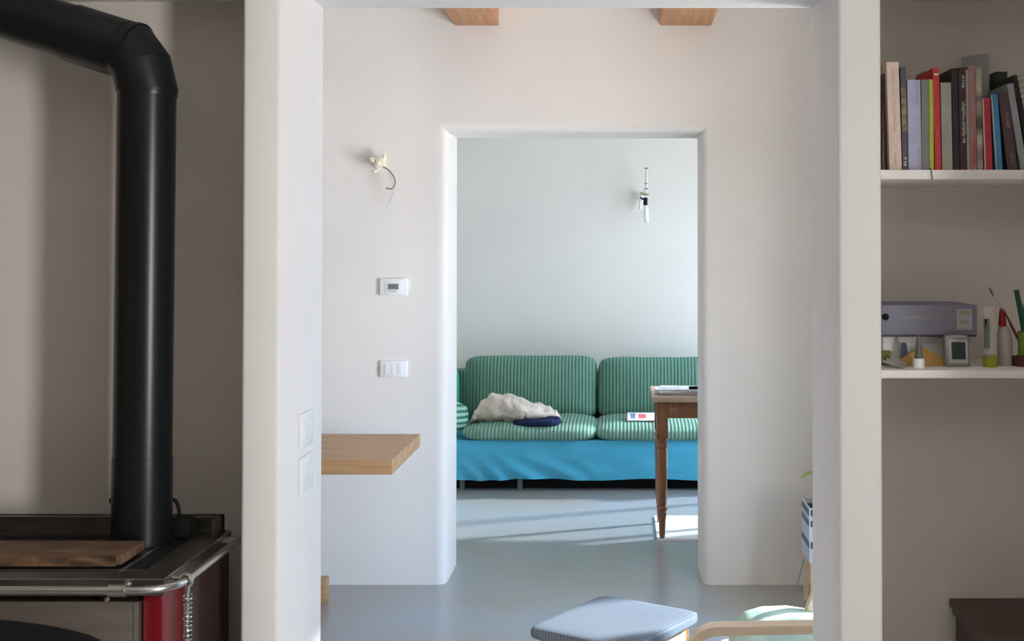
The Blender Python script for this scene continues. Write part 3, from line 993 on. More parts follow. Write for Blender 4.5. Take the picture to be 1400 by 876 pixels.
p0, p1, p2, p3 = P(1399, 478, yc + 0.004), P(1373, 425, yc + 0.006), P(1358, 404, yc + 0.006), P(1352.5, 393, yc + 0.006)
PB = thing('paint_brush', p0, 'thin paint brush with red handle leaning in the pen cup', 'brush')
tube('handle', [p0, p0.lerp(p1, 0.5), p1], [0.0022, 0.0036, 0.0016], cmat('brush_red', (0.13, 0.012, 0.012), 0.4), PB, seg=10)
tube('ferrule', [p1, p2], [0.0012, 0.0012], STEEL, PB, seg=8)
tube('bristles', [p2, p2.lerp(p3, 0.5), p3], [0.0018, 0.0028, 0.0014], cmat('bristle', (0.16, 0.08, 0.05), 0.8), PB, seg=8)
tube('ball_pen', [P(1406, 470, yc + 0.003), P(1400, 416, yc + 0.003)], 0.004, cmat('pen_grey_blue', (0.22, 0.28, 0.32), 0.4))
tag(bpy.data.objects['ball_pen'], 'pale blue ballpoint pen upright in the pen cup', 'pen')

# dark chest at the lower right
CX0, CZ = P(1300, 820, Y1N - 0.03).x, P(1300, 820, Y1N - 0.03).z
CH = thing('wooden_chest', (1.0, 2.87, 0), 'dark brown wooden chest below the niche shelves', 'chest')
box('top', CX0, 1.185, 2.58, Y1N - 0.01, CZ - 0.022, CZ, DARKW, CH, bev=0.004)
box('moulding', CX0 + 0.007, 1.18, 2.588, Y1N - 0.012, CZ - 0.040, CZ - 0.022, DARKW, CH, bev=0.004)
box('body', CX0 + 0.016, 1.175, 2.60, Y1N - 0.015, 0.06, CZ - 0.040, DARKW, CH)
for k in range(2):
    zz0 = 0.10 + 0.25 * k
    d = box('drawer', CX0 + 0.045, 1.145, 2.590, 2.60, zz0, zz0 + 0.22, DARKW, CH, bev=0.003)
    lathe('knob', [(0.006, 0), (0.014, 0.010), (0.012, 0.018)], (0, 0, 0), BRASS, d, seg=12,
          mtx=Matrix.Translation(((CX0 + 1.19) / 2, 2.59, zz0 + 0.11)) @ Matrix.Rotation(R(90), 4, 'X'))
for sx in (CX0 + 0.02, 1.12):
    for sy in (2.605, 3.08):
        box('foot', sx, sx + 0.05, sy, sy + 0.05, 0, 0.06, DARKW, CH)

# switch plates on the left jamb
for k, (v0, v1, lab) in enumerate(((563, 610, 'upper white switch plate on the portal jamb'), (622, 670, 'lower white switch plate on the portal jamb'))):
    s = 555.0
    z1_, z0_ = P(417, v0, 3.06).z, P(417, v1, 3.06).z
    T = thing('switch_plate', (PLX1, 3.06, z0_), lab, 'switch', 'switch plates on the portal jamb')
    pl = box('plate', PLX1, PLX1 + 0.008, 3.005, 3.115, z0_, z1_, WHITE, T, bev=0.002)
    for q in range(3):
        yk = 3.020 + 0.027 * q
        box('rocker', PLX1 + 0.008, PLX1 + 0.0105, yk, yk + 0.025, z0_ + 0.02, z1_ - 0.02, WHITE, T, bev=0.001)

# ------------------------------------------------------------------ middle room wall fittings
a, b = P(520, 403.5, Y2F), P(557, 380.5, Y2F)
T = thing('thermostat', ((a.x + b.x) / 2, Y2F, a.z), 'white wall thermostat with small grey-green display', 'thermostat')
pl = box('plate', a.x, b.x, Y2F - 0.014, Y2F, a.z, b.z, WHITE, T, bev=0.003)
c0, c1 = P(527, 400, Y2F), P(550, 384, Y2F)
box('module', c0.x, c1.x, Y2F - 0.017, Y2F - 0.012, c0.z, c1.z, WHITE, T, bev=0.002)
c0, c1 = P(531, 395.5, Y2F), P(546, 387.5, Y2F)
d = box('display', c0.x, c1.x, Y2F - 0.0185, Y2F - 0.016, c0.z, c1.z, LCD, T)
c0, c1 = P(534, 393, Y2F), P(543, 390, Y2F)
for q in range(3):
    xx = c0.x + (c1.x - c0.x) * (q + 0.1) / 3
    box('digit', xx, xx + 0.005, Y2F - 0.0190, Y2F - 0.0185, c0.z, c1.z, cmat('digit_dark', (0.07, 0.09, 0.08)), d)
c0, c1 = P(533, 398.6, Y2F), P(543, 397.2, Y2F)
box('marking', c0.x, c1.x, Y2F - 0.0175, Y2F - 0.016, c0.z, c1.z, cmat('marking_grey', (0.45, 0.45, 0.42)), T)
a, b = P(520, 515, Y2F), P(557, 492.5, Y2F)
T = thing('blank_plate', ((a.x + b.x) / 2, Y2F, a.z), 'white blank switch plate on wall below the thermostat', 'switch')
box('plate', a.x, b.x, Y2F - 0.012, Y2F, a.z, b.z, WHITE, T, bev=0.003)
for q in range(3):
    c0, c1 = P(526.5 + 8.2 * q, 511, Y2F), P(534 + 8.2 * q, 497, Y2F)
    box('module', c0.x, c1.x, Y2F - 0.0145, Y2F - 0.011, c0.z, c1.z, WHITE, T, bev=0.001)

# bare wires on the wall
p = P(522, 224, Y2F)
WR = thing('wire_terminal', (p.x, Y2F, p.z), 'cream terminal block with bare dangling wires on the wall', 'wall fitting')
M = Matrix.Translation((p.x, Y2F - 0.04, p.z)) @ Matrix.Rotation(R(-25), 4, 'Y')
box('block', -0.022, 0.022, -0.022, 0.022, -0.020, 0.020, CREAMC, WR, bev=0.006, mtx=M)
for k in range(3):
    lathe('terminal', [(0.009, -0.005), (0.011, 0.0), (0.009, 0.028)], (0, 0, 0), CREAMC, WR, seg=12,
          mtx=Matrix.Translation((p.x - 0.028 + 0.024 * k, Y2F - 0.060 + 0.008 * k, p.z + 0.012 - 0.020 * (k % 2))) @ Matrix.Rotation(R(80 - 30 * k), 4, 'X'))
tube('conduit', [(p.x, Y2F + 0.005, p.z), (p.x, Y2F - 0.03, p.z)], 0.014, CREAMC, WR)


def wire(name, pix, offs, r, m, parent):
    pts = []
    for (u, v), o in zip(pix, offs):
        pts.append(P(u, v, Y2F - o))
    # Catmull-Rom smoothing
    out = []
    for i in range(len(pts) - 1):
        p0, p1, p2, p3 = pts[max(0, i - 1)], pts[i], pts[i + 1], pts[min(len(pts) - 1, i + 2)]
        for s in range(5):
            t = s / 5
            out.append(0.5 * ((2 * p1) + (p2 - p0) * t + (2 * p0 - 5 * p1 + 4 * p2 - p3) * t * t + (3 * p1 - p0 - 3 * p2 + p3) * t ** 3))
    out.append(pts[-1])
    return tube(name, out, r, m, parent, seg=8)


wire('dark_wire', [(524, 228), (532, 233), (539, 243), (540, 252), (535, 258), (528, 257)], [0.05, 0.065, 0.07, 0.065, 0.06, 0.055], 0.0032, GREYCAB, WR)
wire('white_wire', [(520, 230), (516, 233), (511, 235)], [0.05, 0.06, 0.075], 0.005, CREAMC, WR)
wire('white_wire', [(519, 220), (513, 217), (507, 218)], [0.05, 0.06, 0.075], 0.005, CREAMC, WR)
wire('white_wire', [(523, 218), (526, 212), (527, 206)], [0.05, 0.055, 0.060], 0.004, CREAMC, WR)
wire('thin_wire', [(530, 234), (536, 245), (538, 262), (533, 276), (529, 284)], [0.045, 0.05, 0.05, 0.04, 0.035], 0.0022, cmat('pale_cable', (0.62, 0.60, 0.56)), WR)

# ------------------------------------------------------------------ oak table entering from the left
TZ = 0.72
TY0 = F * (EYE - TZ) / (628 - HOR)
TY1 = F * (EYE - TZ) / (592 - HOR)
TXR = P(536, 628, TY0).x
OT = thing('oak_table', (-1.6, (TY0 + TY1) / 2, 0), 'thick oak slab table reaching out from behind the left pillar', 'table')
npl = 5
for k in range(npl):
    ya = TY0 + (TY1 - TY0) * k / npl
    yb2 = TY0 + (TY1 - TY0) * (k + 1) / npl
    box('plank', -2.4, TXR, ya + 0.0006, yb2 - 0.0006, TZ - 0.055, TZ, OAK, OT, bev=0.0015)
for ya in (5.38, TY0 + 0.04):
    ft = box('foot_beam', -1.95, -1.275, ya, ya + 0.07, 0.0, 0.10, OAK, OT, bev=0.003)
    box('post', -1.65, -1.55, ya + 0.002, ya + 0.068, 0.10, TZ - 0.115, OAK, OT, bev=0.003)
    box('head_beam', -1.95, -1.25, ya, ya + 0.07, TZ - 0.115, TZ - 0.055, OAKD, OT, bev=0.003)

# ------------------------------------------------------------------ plant stand at the right
PX, PY = 0.790, 5.22
SD = thing('plant_stand', (PX + 0.11, PY + 0.11, 0), 'low pale wood plant stand near the shaded wall corner', 'stand')
for sx in (PX, PX + 0.195):
    for sy in (PY, PY + 0.195):
        box('leg', sx, sx + 0.022, sy, sy + 0.022, 0, 0.200, BEECH, SD, bev=0.002)
box('top', PX - 0.002, PX + 0.219, PY - 0.002, PY + 0.219, 0.200, 0.212, BEECH, SD, bev=0.002)
PT = thing('planter_box', (PX + 0.11, PY + 0.11, 0.2125), 'white planter printed with dark squares on the stand', 'planter')
zt_ = P(1100, 695, PY).z
bm = bmesh.new()
w = 0.006
X0_, X1_, Y0_, Y1_ = PX - 0.006, PX + 0.223, PY, PY + 0.215
add_box(bm, X0_, X1_, Y0_, Y0_ + w, 0.2125, zt_)
add_box(bm, X0_, X1_, Y1_ - w, Y1_, 0.2125, zt_)
add_box(bm, X0_, X0_ + w, Y0_ + w, Y1_ - w, 0.2125, zt_)
add_box(bm, X1_ - w, X1_, Y0_ + w, Y1_ - w, 0.2125, zt_)
add_box(bm, X0_ + w, X1_ - w, Y0_ + w, Y1_ - w, 0.2125, 0.22)
wl_ = mk('planter_wall', bm, cmat('planter_white', (0.62, 0.68, 0.78), 0.5), PT)
for (v0, v1) in ((697, 706), (712, 720.5), (741, 750)):
    za, zb_ = P(1100, v1, PY).z, P(1100, v0, PY).z
    for q in range(5):
        xx = X0_ + 0.006 + 0.045 * q
        box('printed_square', xx, xx + 0.030, Y0_ - 0.0008, Y0_, za, zb_, PRINTB, wl_)
        yq = Y0_ + 0.006 + 0.043 * q
        box('printed_square', X0_ - 0.0008, X0_, yq, yq + 0.030, za, zb_, PRINTB, wl_)
box('soil', X0_ + w, X1_ - w, Y0_ + w, Y1_ - w, 0.30, zt_ - 0.02, cmat('soil', (0.05, 0.035, 0.025), 0.95, bump=0.5), PT)
PLN = thing('potted_plant', (PX + 0.11, PY + 0.11, zt_ - 0.02), 'yellow-green leafy plant growing in the printed planter', 'plant')


def leaf(parent, stem_pts, tip, width, m):
    tube('stem', stem_pts, 0.0025, cmat('stem_green', (0.25, 0.32, 0.10)), parent, seg=6)
    a, t = Vector(stem_pts[-1]), Vector(tip)
    d = t - a
    side = d.cross(Vector((0, 0, 1))).normalized() * width
    bm = bmesh.new()
    L, Rr, C = [], [], []
    for k in range(8):
        s = k / 7
        c = a + d * s + Vector((0, 0, -0.35 * d.length * (s - 0.3) ** 2))
        ww = math.sin(math.pi * min(1, s * 0.92 + 0.06)) ** 0.8
        L.append(bm.verts.new(c + side * ww + Vector((0, 0, 0.25 * width * ww))))
        C.append(bm.verts.new(c))
        Rr.append(bm.verts.new(c - side * ww + Vector((0, 0, 0.25 * width * ww))))
    for k in range(7):
        bm.faces.new((L[k], L[k + 1], C[k + 1], C[k]))
        bm.faces.new((C[k], C[k + 1], Rr[k + 1], Rr[k]))
    return mk('leaf', bm, m, parent, sm=True)


c = Vector((PX + 0.11, PY + 0.11, zt_ - 0.025))
lt = P(1095, 650, PY + 0.03)
leaf(PLN, [c, c + Vector((-0.04, -0.03, 0.10)), (lt.x + 0.075, lt.y + 0.02, lt.z + 0.012)], lt, 0.022, LEAF)
rnd = random.Random(11)
for k in range(9):
    a = rnd.uniform(-0.6, math.pi * 0.9)
    rr_ = rnd.uniform(0.03, 0.09)
    hh_ = rnd.uniform(0.12, 0.26)
    q = c + Vector((rr_ * math.cos(a), rr_ * math.sin(a) * 0.8, hh_))
    tp = q + Vector((0.09 * math.cos(a), 0.09 * math.sin(a), 0.01))
    leaf(PLN, [c, c.lerp(q, 0.5) + Vector((0, 0, 0.03)), q], tp, 0.024, LEAF)
q = [(1099, 764), (1095, 780), (1091, 796), (1091, 806), (1096, 809)]
cab = []
for u, v in q:
    cab.append(P(u, v, PY - 0.012))
cab.append(P(1097, 800, PY - 0.012))
o = tube('hanging_cord', cab, 0.0022, GREYCAB, None, seg=6)
tag(o, 'thin dark cord looping down beside the plant stand', 'cord')

# ------------------------------------------------------------------ footstool
FZ = 0.40


def on_z(u, v, z):
    a_, b_ = (u - VPX) / F, -(v - PPY) / F
    vy = math.cos(PITCH) - b_ * math.sin(PITCH)
    vz = math.sin(PITCH) + b_ * math.cos(PITCH)
    t = (z - EYE) / vz
    return Vector((a_ * t, vy * t, z))


fa, le, ri = on_z(835, 814, FZ), on_z(722, 852, FZ), on_z(958, 836, FZ)
ctr = (le + ri) / 2
ex = (ri - fa).normalized()
ang = math.atan2(ex.y, ex.x)
sx_, sy_ = (ri - fa).length, (le - fa).length
M0 = Matrix.Translation((ctr.x, ctr.y, 0)) @ Matrix.Rotation(ang, 4, 'Z')
FS = thing('footstool', (ctr.x, ctr.y, 0), 'small wooden footstool with grey plaid cushion top', 'footstool')
puff('cushion', (ctr.x, ctr.y, FZ - 0.022), (sx_ + 0.035, sy_ + 0.035, 0.047), PLAID, FS, e1=14, e2=5.0, cuts=18, mtx=Matrix.Rotation(ang, 4, 'Z'))
hx, hy = sx_ / 2 - 0.012, sy_ / 2 - 0.012
for (x0, x1, y0, y1) in ((-hx, hx, -hy, -hy + 0.02), (-hx, hx, hy - 0.02, hy), (-hx, -hx + 0.02, -hy + 0.02, hy - 0.02), (hx - 0.02, hx, -hy + 0.02, hy - 0.02)):
    box('apron', x0, x1, y0, y1, FZ - 0.105, FZ - 0.043, STOOLW if x0 < 0.05 else BEECH, FS, bev=0.002, mtx=M0)  # sunward apron in paler wood: its sunlit look is put into the colour
for sx in (-1, 1):
    for sy in (-1, 1):
        x0, y0 = sx * (hx - 0.018) - 0.018, sy * (hy - 0.018) - 0.018
        box('leg', x0, x0 + 0.036, y0, y0 + 0.036, 0, FZ - 0.046, STOOLW, FS, bev=0.003, mtx=M0)
box('stretcher', -hx + 0.03, hx - 0.03, -0.012, 0.012, 0.10, 0.13, STOOLW, FS, bev=0.002, mtx=M0)

# ------------------------------------------------------------------ bentwood lounge seat with green cushion
ARZ = 0.472
p_l, p_r = on_z(958, 858, ARZ), on_z(1108, 859, ARZ)
AY = (p_l.y + p_r.y) / 2
LC = thing('lounge_chair', (0.55, AY + 0.28, 0), 'low bentwood lounge seat with green cushion behind the right pillar', 'chair')


def bent_strip(name, path, width, thick, m, parent):
    """flat bentwood strip: path in XZ at given Y range"""
    bm = bmesh.new()
    pts = [Vector((x, 0, z)) for x, z in path]
    n = len(pts)
    rings = []
    for i in range(n):
        t = (pts[min(n - 1, i + 1)] - pts[max(0, i - 1)]).normalized()
        nr = Vector((-t.z, 0, t.x)) * thick / 2
        rings.append([bm.verts.new(pts[i] + nr + Vector((0, width[0], 0))), bm.verts.new(pts[i] + nr + Vector((0, width[1], 0))),
                      bm.verts.new(pts[i] - nr + Vector((0, width[1], 0))), bm.verts.new(pts[i] - nr + Vector((0, width[0], 0)))])
    for i in range(n - 1):
        for k in range(4):
            bm.faces.new((rings[i][k], rings[i][(k + 1) % 4], rings[i + 1][(k + 1) % 4], rings[i + 1][k]))
    bm.faces.new(rings[0][::-1])
    bm.faces.new(rings[-1])
    return mk(name, bm, m, parent, sm=True)


xf = p_l.x - 0.005
path = [(0.98, ARZ + 0.012), (0.8, ARZ + 0.008), (0.5, ARZ + 0.002), (xf + 0.05, ARZ - 0.002)]
for k in range(1, 9):
    a = math.pi / 2 * k / 8
    path.append((xf + 0.05 - 0.075 * math.sin(a), ARZ - 0.002 - 0.075 * (1 - math.cos(a))))
path += [(xf - 0.032, 0.28), (xf - 0.025, 0.10)]
for k in range(1, 7):
    a = math.pi / 2 * k / 6
    path.append((xf + 0.05 - 0.075 * math.cos(a), 0.10 - 0.086 * math.sin(a)))
path += [(0.5, 0.014), (1.0, 0.014)]
bent_strip('arm_frame', path, (AY - 0.025, AY + 0.030), 0.024, BEECH, LC)
# seat rails and legs on the far side are low, under the cushion
FYY = AY + 0.50
bent_strip('far_frame', [(0.32, 0.27), (0.40, 0.285), (0.7, 0.26), (0.98, 0.22)], (FYY - 0.03, FYY), 0.024, BEECH, LC)
for xx in (0.42, 0.92):
    box('far_leg', xx, xx + 0.03, FYY - 0.03, FYY, 0.0, 0.27, BEECH, LC, bev=0.003)
    box('cross_rail', xx, xx + 0.03, AY + 0.03, FYY - 0.03, 0.22, 0.245, BEECH, LC, bev=0.003)
box('rail_block', 0.40, 0.47, AY + 0.006, AY + 0.03, 0.02, 0.27, BEECH, LC)
box('rail_block', 0.90, 0.97, AY + 0.006, AY + 0.03, 0.02, 0.27, BEECH, LC)
# seat cushion with rolled front
bm = bmesh.new()
prof = [(0.335, 0.300), (0.345, 0.345), (0.385, 0.385), (0.44, 0.402), (0.52, 0.405), (0.60, 0.392), (0.72, 0.37), (0.90, 0.345), (1.02, 0.34), (1.03, 0.28), (0.70, 0.285), (0.40, 0.275)]
ys = [AY + 0.045, AY + 0.06, AY + 0.10, AY + 0.20, AY + 0.32, AY + 0.42, AY + 0.47, AY + 0.49]
sh = [0.80, 0.93, 0.99, 1.0, 1.0, 0.99, 0.93, 0.80]
rings = []
for yy_, s in zip(ys, sh):
    rings.append([bm.verts.new((0.68 + (x - 0.68) * (0.9 + 0.1 * s), yy_, 0.33 + (z - 0.33) * s)) for x, z in prof])
for i in range(len(ys) - 1):
    for k in range(len(prof)):
        bm.faces.new((rings[i][k], rings[i][(k + 1) % len(prof)], rings[i + 1][(k + 1) % len(prof)], rings[i + 1][k]))
bm.faces.new(rings[0][::-1])
bm.faces.new(rings[-1])
bmesh.ops.subdivide_edges(bm, edges=list(bm.edges), cuts=2, smooth=0.6, use_grid_fill=True)
mk('seat_cushion', bm, GREENC, LC, sm=True)
# bent back frame rising on the far side, behind the pillar
bent_strip('back_frame', [(0.575, 0.330), (0.60, 0.41), (0.68, 0.58), (0.80, 0.85), (0.86, 1.0)], (FYY - 0.075, FYY - 0.035), 0.030, BEECH, LC)
bent_strip('back_frame', [(0.70, 0.36), (0.74, 0.50), (0.82, 0.75), (0.90, 1.0)], (AY + 0.07, AY + 0.11), 0.030, BEECH, LC)
puff('back_cushion', (0.93, AY + 0.26, 0.68), (0.60, 0.36, 0.09), GREENC, LC, e1=6, e2=2.8, cuts=10,
     mtx=Matrix.Rotation(R(-66), 4, 'Y'))

# ------------------------------------------------------------------ back room: sofa
SY = 7.83
zt0, zb0 = P(750, 607, SY).z, P(750, 655, SY).z
SO = thing('sofa', (-0.2, 8.25, 0), 'long sofa with green corduroy cushions on teal base', 'sofa')
SXL, SXR = -1.62, 0.98
bm = bmesh.new()
nx, nz_ = 110, 14
sec = []
for i in range(nx + 1):
    x = SXL + (SXR - SXL) * i / nx
    col_ = []
    for j in range(nz_ + 1):
        z = zb0 + (zt0 + 0.02 - zb0) * j / nz_
        t = j / nz_
        wr_ = 0.020 * math.sin(34 * (x + 1.4 * z) + 2 * math.sin(7 * x)) * max(0, 1 - t * 1.4) * max(0, math.sin(3.0 * (x + 1.15))) ** 1
        zz_ = z + (0.006 * math.sin(9 * x) * (1 - t))
        col_.append(bm.verts.new((x, SY + wr_ - 0.012 * (1 - t) + 0.02 * t ** 6, zz_)))
    sec.append(col_)
for i in range(nx):
    for j in range(nz_):
        bm.faces.new((sec[i][j], sec[i + 1][j], sec[i + 1][j + 1], sec[i][j + 1]))
# top, back, ends
bk = [(SXL, 8.74), (SXR, 8.74)]
tb = [bm.verts.new((SXL, 8.74, zt0 + 0.02)), bm.verts.new((SXR, 8.74, zt0 + 0.02))]
bb = [bm.verts.new((SXL, 8.74, zb0)), bm.verts.new((SXR, 8.74, zb0))]
bm.faces.new([sec[i][nz_] for i in range(nx + 1)] + [tb[1], tb[0]])
bm.faces.new([sec[i][0] for i in range(nx + 1)][::-1] + [bb[0], bb[1]])
bm.faces.new((tb[0], tb[1], bb[1], bb[0]))
bm.faces.new([sec[0][j] for j in range(nz_ + 1)] + [tb[0], bb[0]])
bm.faces.new([sec[nx][j] for j in range(nz_ + 1)][::-1] + [bb[1], tb[1]])
mk('base', bm, TEAL, SO, sm=True)
box('under_shade_box', SXL + 0.05, SXR - 0.05, SY + 0.10, 8.6, 0.004, zb0 + 0.004, BLACKM, SO)  # black box added to paint the shade under the sofa
box('under_shade_strip', SXL + 0.02, SXR - 0.02, SY + 0.085, SY + 0.093, 0.001, zb0 + 0.02, BLACKM, SO)  # black strip, shade of the gap below the base put into colour
for u in (632, 711):
    x = P(u, 660, SY + 0.05).x
    lathe('leg', [(0.022, 0), (0.018, 0.01), (0.018, zb0 + 0.005)], (x, SY + 0.05, 0), LEGM, SO, seg=14)
for x, y in ((0.85, SY + 0.05), (-1.5, SY + 0.05), (-1.5, 8.65), (0.85, 8.65)):
    lathe('leg', [(0.022, 0), (0.018, 0.01), (0.018, zb0 + 0.005)], (x, y, 0), LEGM, SO, seg=14)
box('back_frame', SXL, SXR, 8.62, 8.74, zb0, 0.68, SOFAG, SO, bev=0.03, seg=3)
# seat cushions
for k, (u0, u1, vt) in enumerate(((629, 816, 580), (812, 1004, 580))):
    a, b = P(u0, 607, SY), P(u1, 607, SY)
    puff('seat_cushion', ((a.x + b.x) / 2, SY + 0.325, zt0 + 0.062), (b.x - a.x, 0.70, 0.128), SOFAS, SO, e1=8, e2=2.8, cuts=22, nz=0.016, nscale=7, seed=k * 3.1)
# back cushions
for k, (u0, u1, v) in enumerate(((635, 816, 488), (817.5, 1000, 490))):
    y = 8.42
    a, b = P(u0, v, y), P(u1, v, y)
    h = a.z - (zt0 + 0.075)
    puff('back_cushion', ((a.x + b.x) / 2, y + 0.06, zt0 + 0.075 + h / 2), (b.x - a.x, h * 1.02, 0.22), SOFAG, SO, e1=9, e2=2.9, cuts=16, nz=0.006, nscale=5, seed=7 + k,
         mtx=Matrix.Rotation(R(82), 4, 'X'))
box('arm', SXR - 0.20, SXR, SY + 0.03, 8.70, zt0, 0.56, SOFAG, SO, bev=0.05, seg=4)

# loose cushions at the left end
o = puff('cushion', (P(626, 520, 8.3).x - 0.115, 8.28, 0.53), (0.25, 0.42, 0.16), TEALG, None, e1=5, e2=2.4, mtx=Matrix.Rotation(R(84), 4, 'X'))
tag(o, 'plain teal-green cushion upright at the sofa end', 'cushion')
o = puff('striped_pillow', (P(640, 575, 7.98).x - 0.17, 8.0, zt0 + 0.145), (0.34, 0.22, 0.15), PILLOWS, None, e1=3, e2=2.2, mtx=Matrix.Rotation(R(50), 4, 'X'))
tag(o, 'small green striped pillow below the teal cushion', 'pillow')


# clothes heap
def heap(name, pix, y, depth, m, amp, seed, lab, cat, zlo):
    """garment lump: outline (px) of its top profile, inflated in depth with folds"""
    bm = bmesh.new()
    n, k_ = len(pix), 40
    rings = []
    # resample outline top profile
    fine = []
    for i in range(n - 1):
        for s in range(12):
            t = s / 12
            t2 = t * t * (3 - 2 * t)
            fine.append((pix[i][0] + (pix[i + 1][0] - pix[i][0]) * t, pix[i][1] + (pix[i + 1][1] - pix[i][1]) * t2))
    fine.append(pix[-1])
    for i, (u, v) in enumerate(fine):
        q = P(u, v, y)
        s = i / (len(fine) - 1)
        wd = depth / 2 * max(0.12, math.sin(math.pi * min(max(s, 0.02), 0.98))) ** 0.5
        hgt = max(0.006, q.z - zlo)
        ring = []
        for k in range(k_):
            a = 2 * math.pi * k / k_
            ca, sa = math.cos(a), math.sin(a)
            yy_ = y - wd * (abs(ca) ** 0.8) * (1 if ca > 0 else -1)
            zz_ = zlo + hgt * (0.5 + 0.5 * (abs(sa) ** 0.8) * (1 if sa > 0 else -1))
            pnt = Vector((q.x, yy_, zz_))
            nv = 0.8 * noise.noise(pnt * 9 + Vector((seed, 0, 0))) - 1.3 * (0.35 - min(0.35, abs(noise.noise(Vector((pnt.x * 13 + pnt.z * 6, pnt.y * 9, pnt.z * 15)) + Vector((0, seed, 0))))))
            out = Vector((0, -ca, sa * 0.8))
            pnt += out * amp * nv * min(1, hgt / 0.06)
            pnt.z = max(pnt.z, zlo)
            ring.append(bm.verts.new(pnt))
        rings.append(ring)
    for i in range(len(rings) - 1):
        for k in range(k_):
            bm.faces.new((rings[i][k], rings[i][(k + 1) % k_], rings[i + 1][(k + 1) % k_], rings[i + 1][k]))
    bm.faces.new(rings[0][::-1])
    bm.faces.new(rings[-1])
    o = mk(name, bm, m, None, sm=True)
    return tag(o, lab, cat)


zs = zt0 + 0.120
heap('trousers', [(698, 579), (706, 573), (728, 571), (750, 569), (763, 569), (768, 576)], 7.96, 0.24, NAVY, 0.012, 3.0,
     'folded navy trousers under the beige garment on sofa', 'trousers', zs - 0.022)
heap('crumpled_garment', [(644, 577), (650, 558), (660, 546), (676, 538), (694, 537), (712, 543), (732, 552), (750, 555), (760, 559), (766, 568)], 8.08, 0.34, CREAMF, 0.040, 9.0,
     'crumpled beige garment heaped on the left sofa seat', 'clothing', zs - 0.006)

# leaflet on the seat
y = 7.98
a, b = P(858, 587, y), P(912, 587, y)
LF = thing('leaflet', ((a.x + b.x) / 2, y + 0.06, zs + 0.012), 'white leaflet with red print on the right sofa seat', 'leaflet')
Mt = Matrix.Translation((a.x, y - 0.02, zs + 0.008)) @ Matrix.Rotation(R(9), 4, 'X')
box('sheet', 0, b.x - a.x, 0, 0.17, 0, 0.004, PAPERW, LF, mtx=Mt)
box('print', 0.07, 0.12, 0.04, 0.13, 0.004, 0.0046, PRINTR, LF, mtx=Mt)
box('print', 0.02, 0.05, 0.03, 0.15, 0.004, 0.0046, cmat('print_blue', (0.20, 0.26, 0.42)), LF, mtx=Mt)

# ------------------------------------------------------------------ small antique table standing on a white board
FB = on_z(899, 738, 0.0)
BB = on_z(895, 708, 0.0)
o = box('floor_board', 0.185, 0.98, FB.y - 0.02, BB.y + 0.02, 0.0, 0.010, WHITE)
tag(o, 'thin white board on floor beneath the turned-leg table', 'board')
TB = thing('side_table', (0.56, 6.75, 0.01), 'brown turned-leg table half hidden by doorway', 'table')
LY0, LY1, LXL, LXR, TT = 6.53, 6.92, 0.212, 0.90, 0.752
for lx in (LXL, LXR):
    for ly in (LY0, LY1):
        lg = box('leg', lx - 0.030, lx + 0.030, ly - 0.030, ly + 0.030, 0.53, TT - 0.028, WALNUT, TB, bev=0.003)
        prof = [(0.013, 0.0), (0.016, 0.02), (0.0185, 0.09), (0.024, 0.13), (0.020, 0.137), (0.029, 0.150), (0.029, 0.158), (0.021, 0.170), (0.024, 0.18), (0.0265, 0.30), (0.029, 0.455),
                (0.024, 0.465), (0.032, 0.478), (0.032, 0.487), (0.024, 0.498), (0.030, 0.510), (0.029, 0.522)]
        lathe('turned_shaft', prof, (lx, ly, 0.010), WALNUT, lg, seg=20)
box('apron', LXL + 0.03, LXR - 0.03, LY0 - 0.024, LY0 - 0.004, TT - 0.115, TT - 0.028, WALNUT, TB, bev=0.002)
box('apron', LXL + 0.03, LXR - 0.03, LY1 + 0.004, LY1 + 0.024, TT - 0.115, TT - 0.028, WALNUT, TB, bev=0.002)
box('apron', LXL - 0.022, LXL - 0.002, LY0 + 0.03, LY1 - 0.03, TT - 0.115, TT - 0.028, WALNUT, TB, bev=0.002)
box('apron', LXR + 0.002, LXR + 0.022, LY0 + 0.03, LY1 - 0.03, TT - 0.115, TT - 0.028, WALNUT, TB, bev=0.002)
box('table_top', 0.158, 0.955, LY0 - 0.065, LY1 + 0.065, TT - 0.028, TT, PALEW, TB, bev=0.006, seg=3)
rnd = random.Random(5)
labs = ('grey newspaper at the bottom of the table pile', 'white magazine in the middle of the table pile', 'blue-grey magazine on top of the table pile')
mats_ = (PAPERG, PAPERW, cmat('mag_blue', (0.30, 0.36, 0.44), 0.4, col2=(0.72, 0.74, 0.76), vscale=14))
z = TT
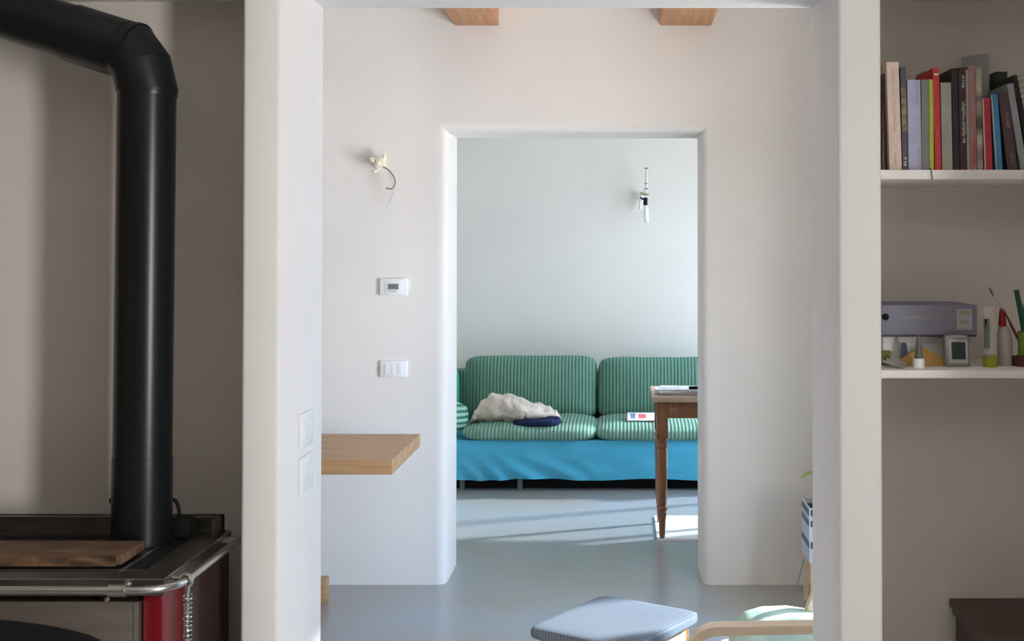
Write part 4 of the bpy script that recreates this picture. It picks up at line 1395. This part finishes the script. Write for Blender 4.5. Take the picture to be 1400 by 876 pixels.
for k in range(3):
    h = 0.009
    Mt = Matrix.Translation((0.32 + 0.01 * k, 6.66 - 0.01 * k, z)) @ Matrix.Rotation(R((-4, 7, -10)[k]), 4, 'Z')
    root = thing('magazine', (0.32, 6.66, z), labs[k], 'magazine', 'magazines piled on the turned-leg table')
    box('pages', -0.142, 0.140, -0.10, 0.10, 0.0006, h - 0.001, PAPERW, root, mtx=Mt)
    box('cover', -0.146, 0.144, -0.104, 0.104, h - 0.001, h, mats_[k], root, mtx=Mt)
    z += h + 0.0004
a = P(945, 529, 6.58)
o = box('eyeglass_case', a.x - 0.012, a.x + 0.06, 6.57, 6.60, z, z + 0.014, BLACKM, bev=0.004)
tag(o, 'small black case lying on the magazine pile', 'case')

# ------------------------------------------------------------------ wall lamp without shade over the sofa
def W(u, v, o=0.0):
    return P(u, v, Y3 - o)


p = W(876, 268)
LM = thing('wall_lamp', (p.x, Y3, p.z), 'bare wall lamp with white tube bulb above the sofa', 'lamp')
a, b = W(871, 274), W(880, 264)
box('wall_plate', a.x, b.x, Y3 - 0.03, Y3, a.z, b.z, WHITE, LM, bev=0.004)
tube('arm', [W(876, 266, 0.0), W(877, 264, 0.07), W(881, 264, 0.11)], 0.009, BRASS, LM)
tube('rod', [W(882, 268, 0.11), W(884, 250, 0.11), W(884, 230, 0.11)], [0.008, 0.010, 0.005], cmat('lamp_rod_white', (0.72, 0.71, 0.69), 0.4), LM)
for v in (230, 251, 258):
    q = W(883.5, v, 0.11)
    lathe('rod_ring', [(0.009, -0.005), (0.014, 0.0), (0.009, 0.005)], q, cmat('lamp_ring_grey', (0.22, 0.20, 0.18), 0.4), LM, seg=14)
q = W(882.5, 266, 0.11)
lathe('drip_plate', [(0.008, -0.006), (0.030, 0.0), (0.028, 0.004), (0.008, 0.008)], q, cmat('drip_plate_tan', (0.36, 0.31, 0.26), 0.4), LM, seg=20)
tube('lamp_holder', [W(882.5, 280.5, 0.11), W(882.5, 270, 0.11)], 0.0145, BLACKM, LM, seg=16)
tube('cable', [W(876, 270, 0.03), W(878, 272, 0.08), W(881, 272, 0.11)], 0.006, BLACKM, LM, seg=8)
tube('bulb', [W(884, 304, 0.11), W(884, 302.5, 0.11), W(883.3, 283, 0.11), W(883, 281, 0.11)], [0.010, 0.0165, 0.0165, 0.012], BULB, LM, seg=18)
tube('backing_tube', [W(875, 286, 0.035), W(876, 274, 0.035)], 0.010, WHITE, LM, seg=12)
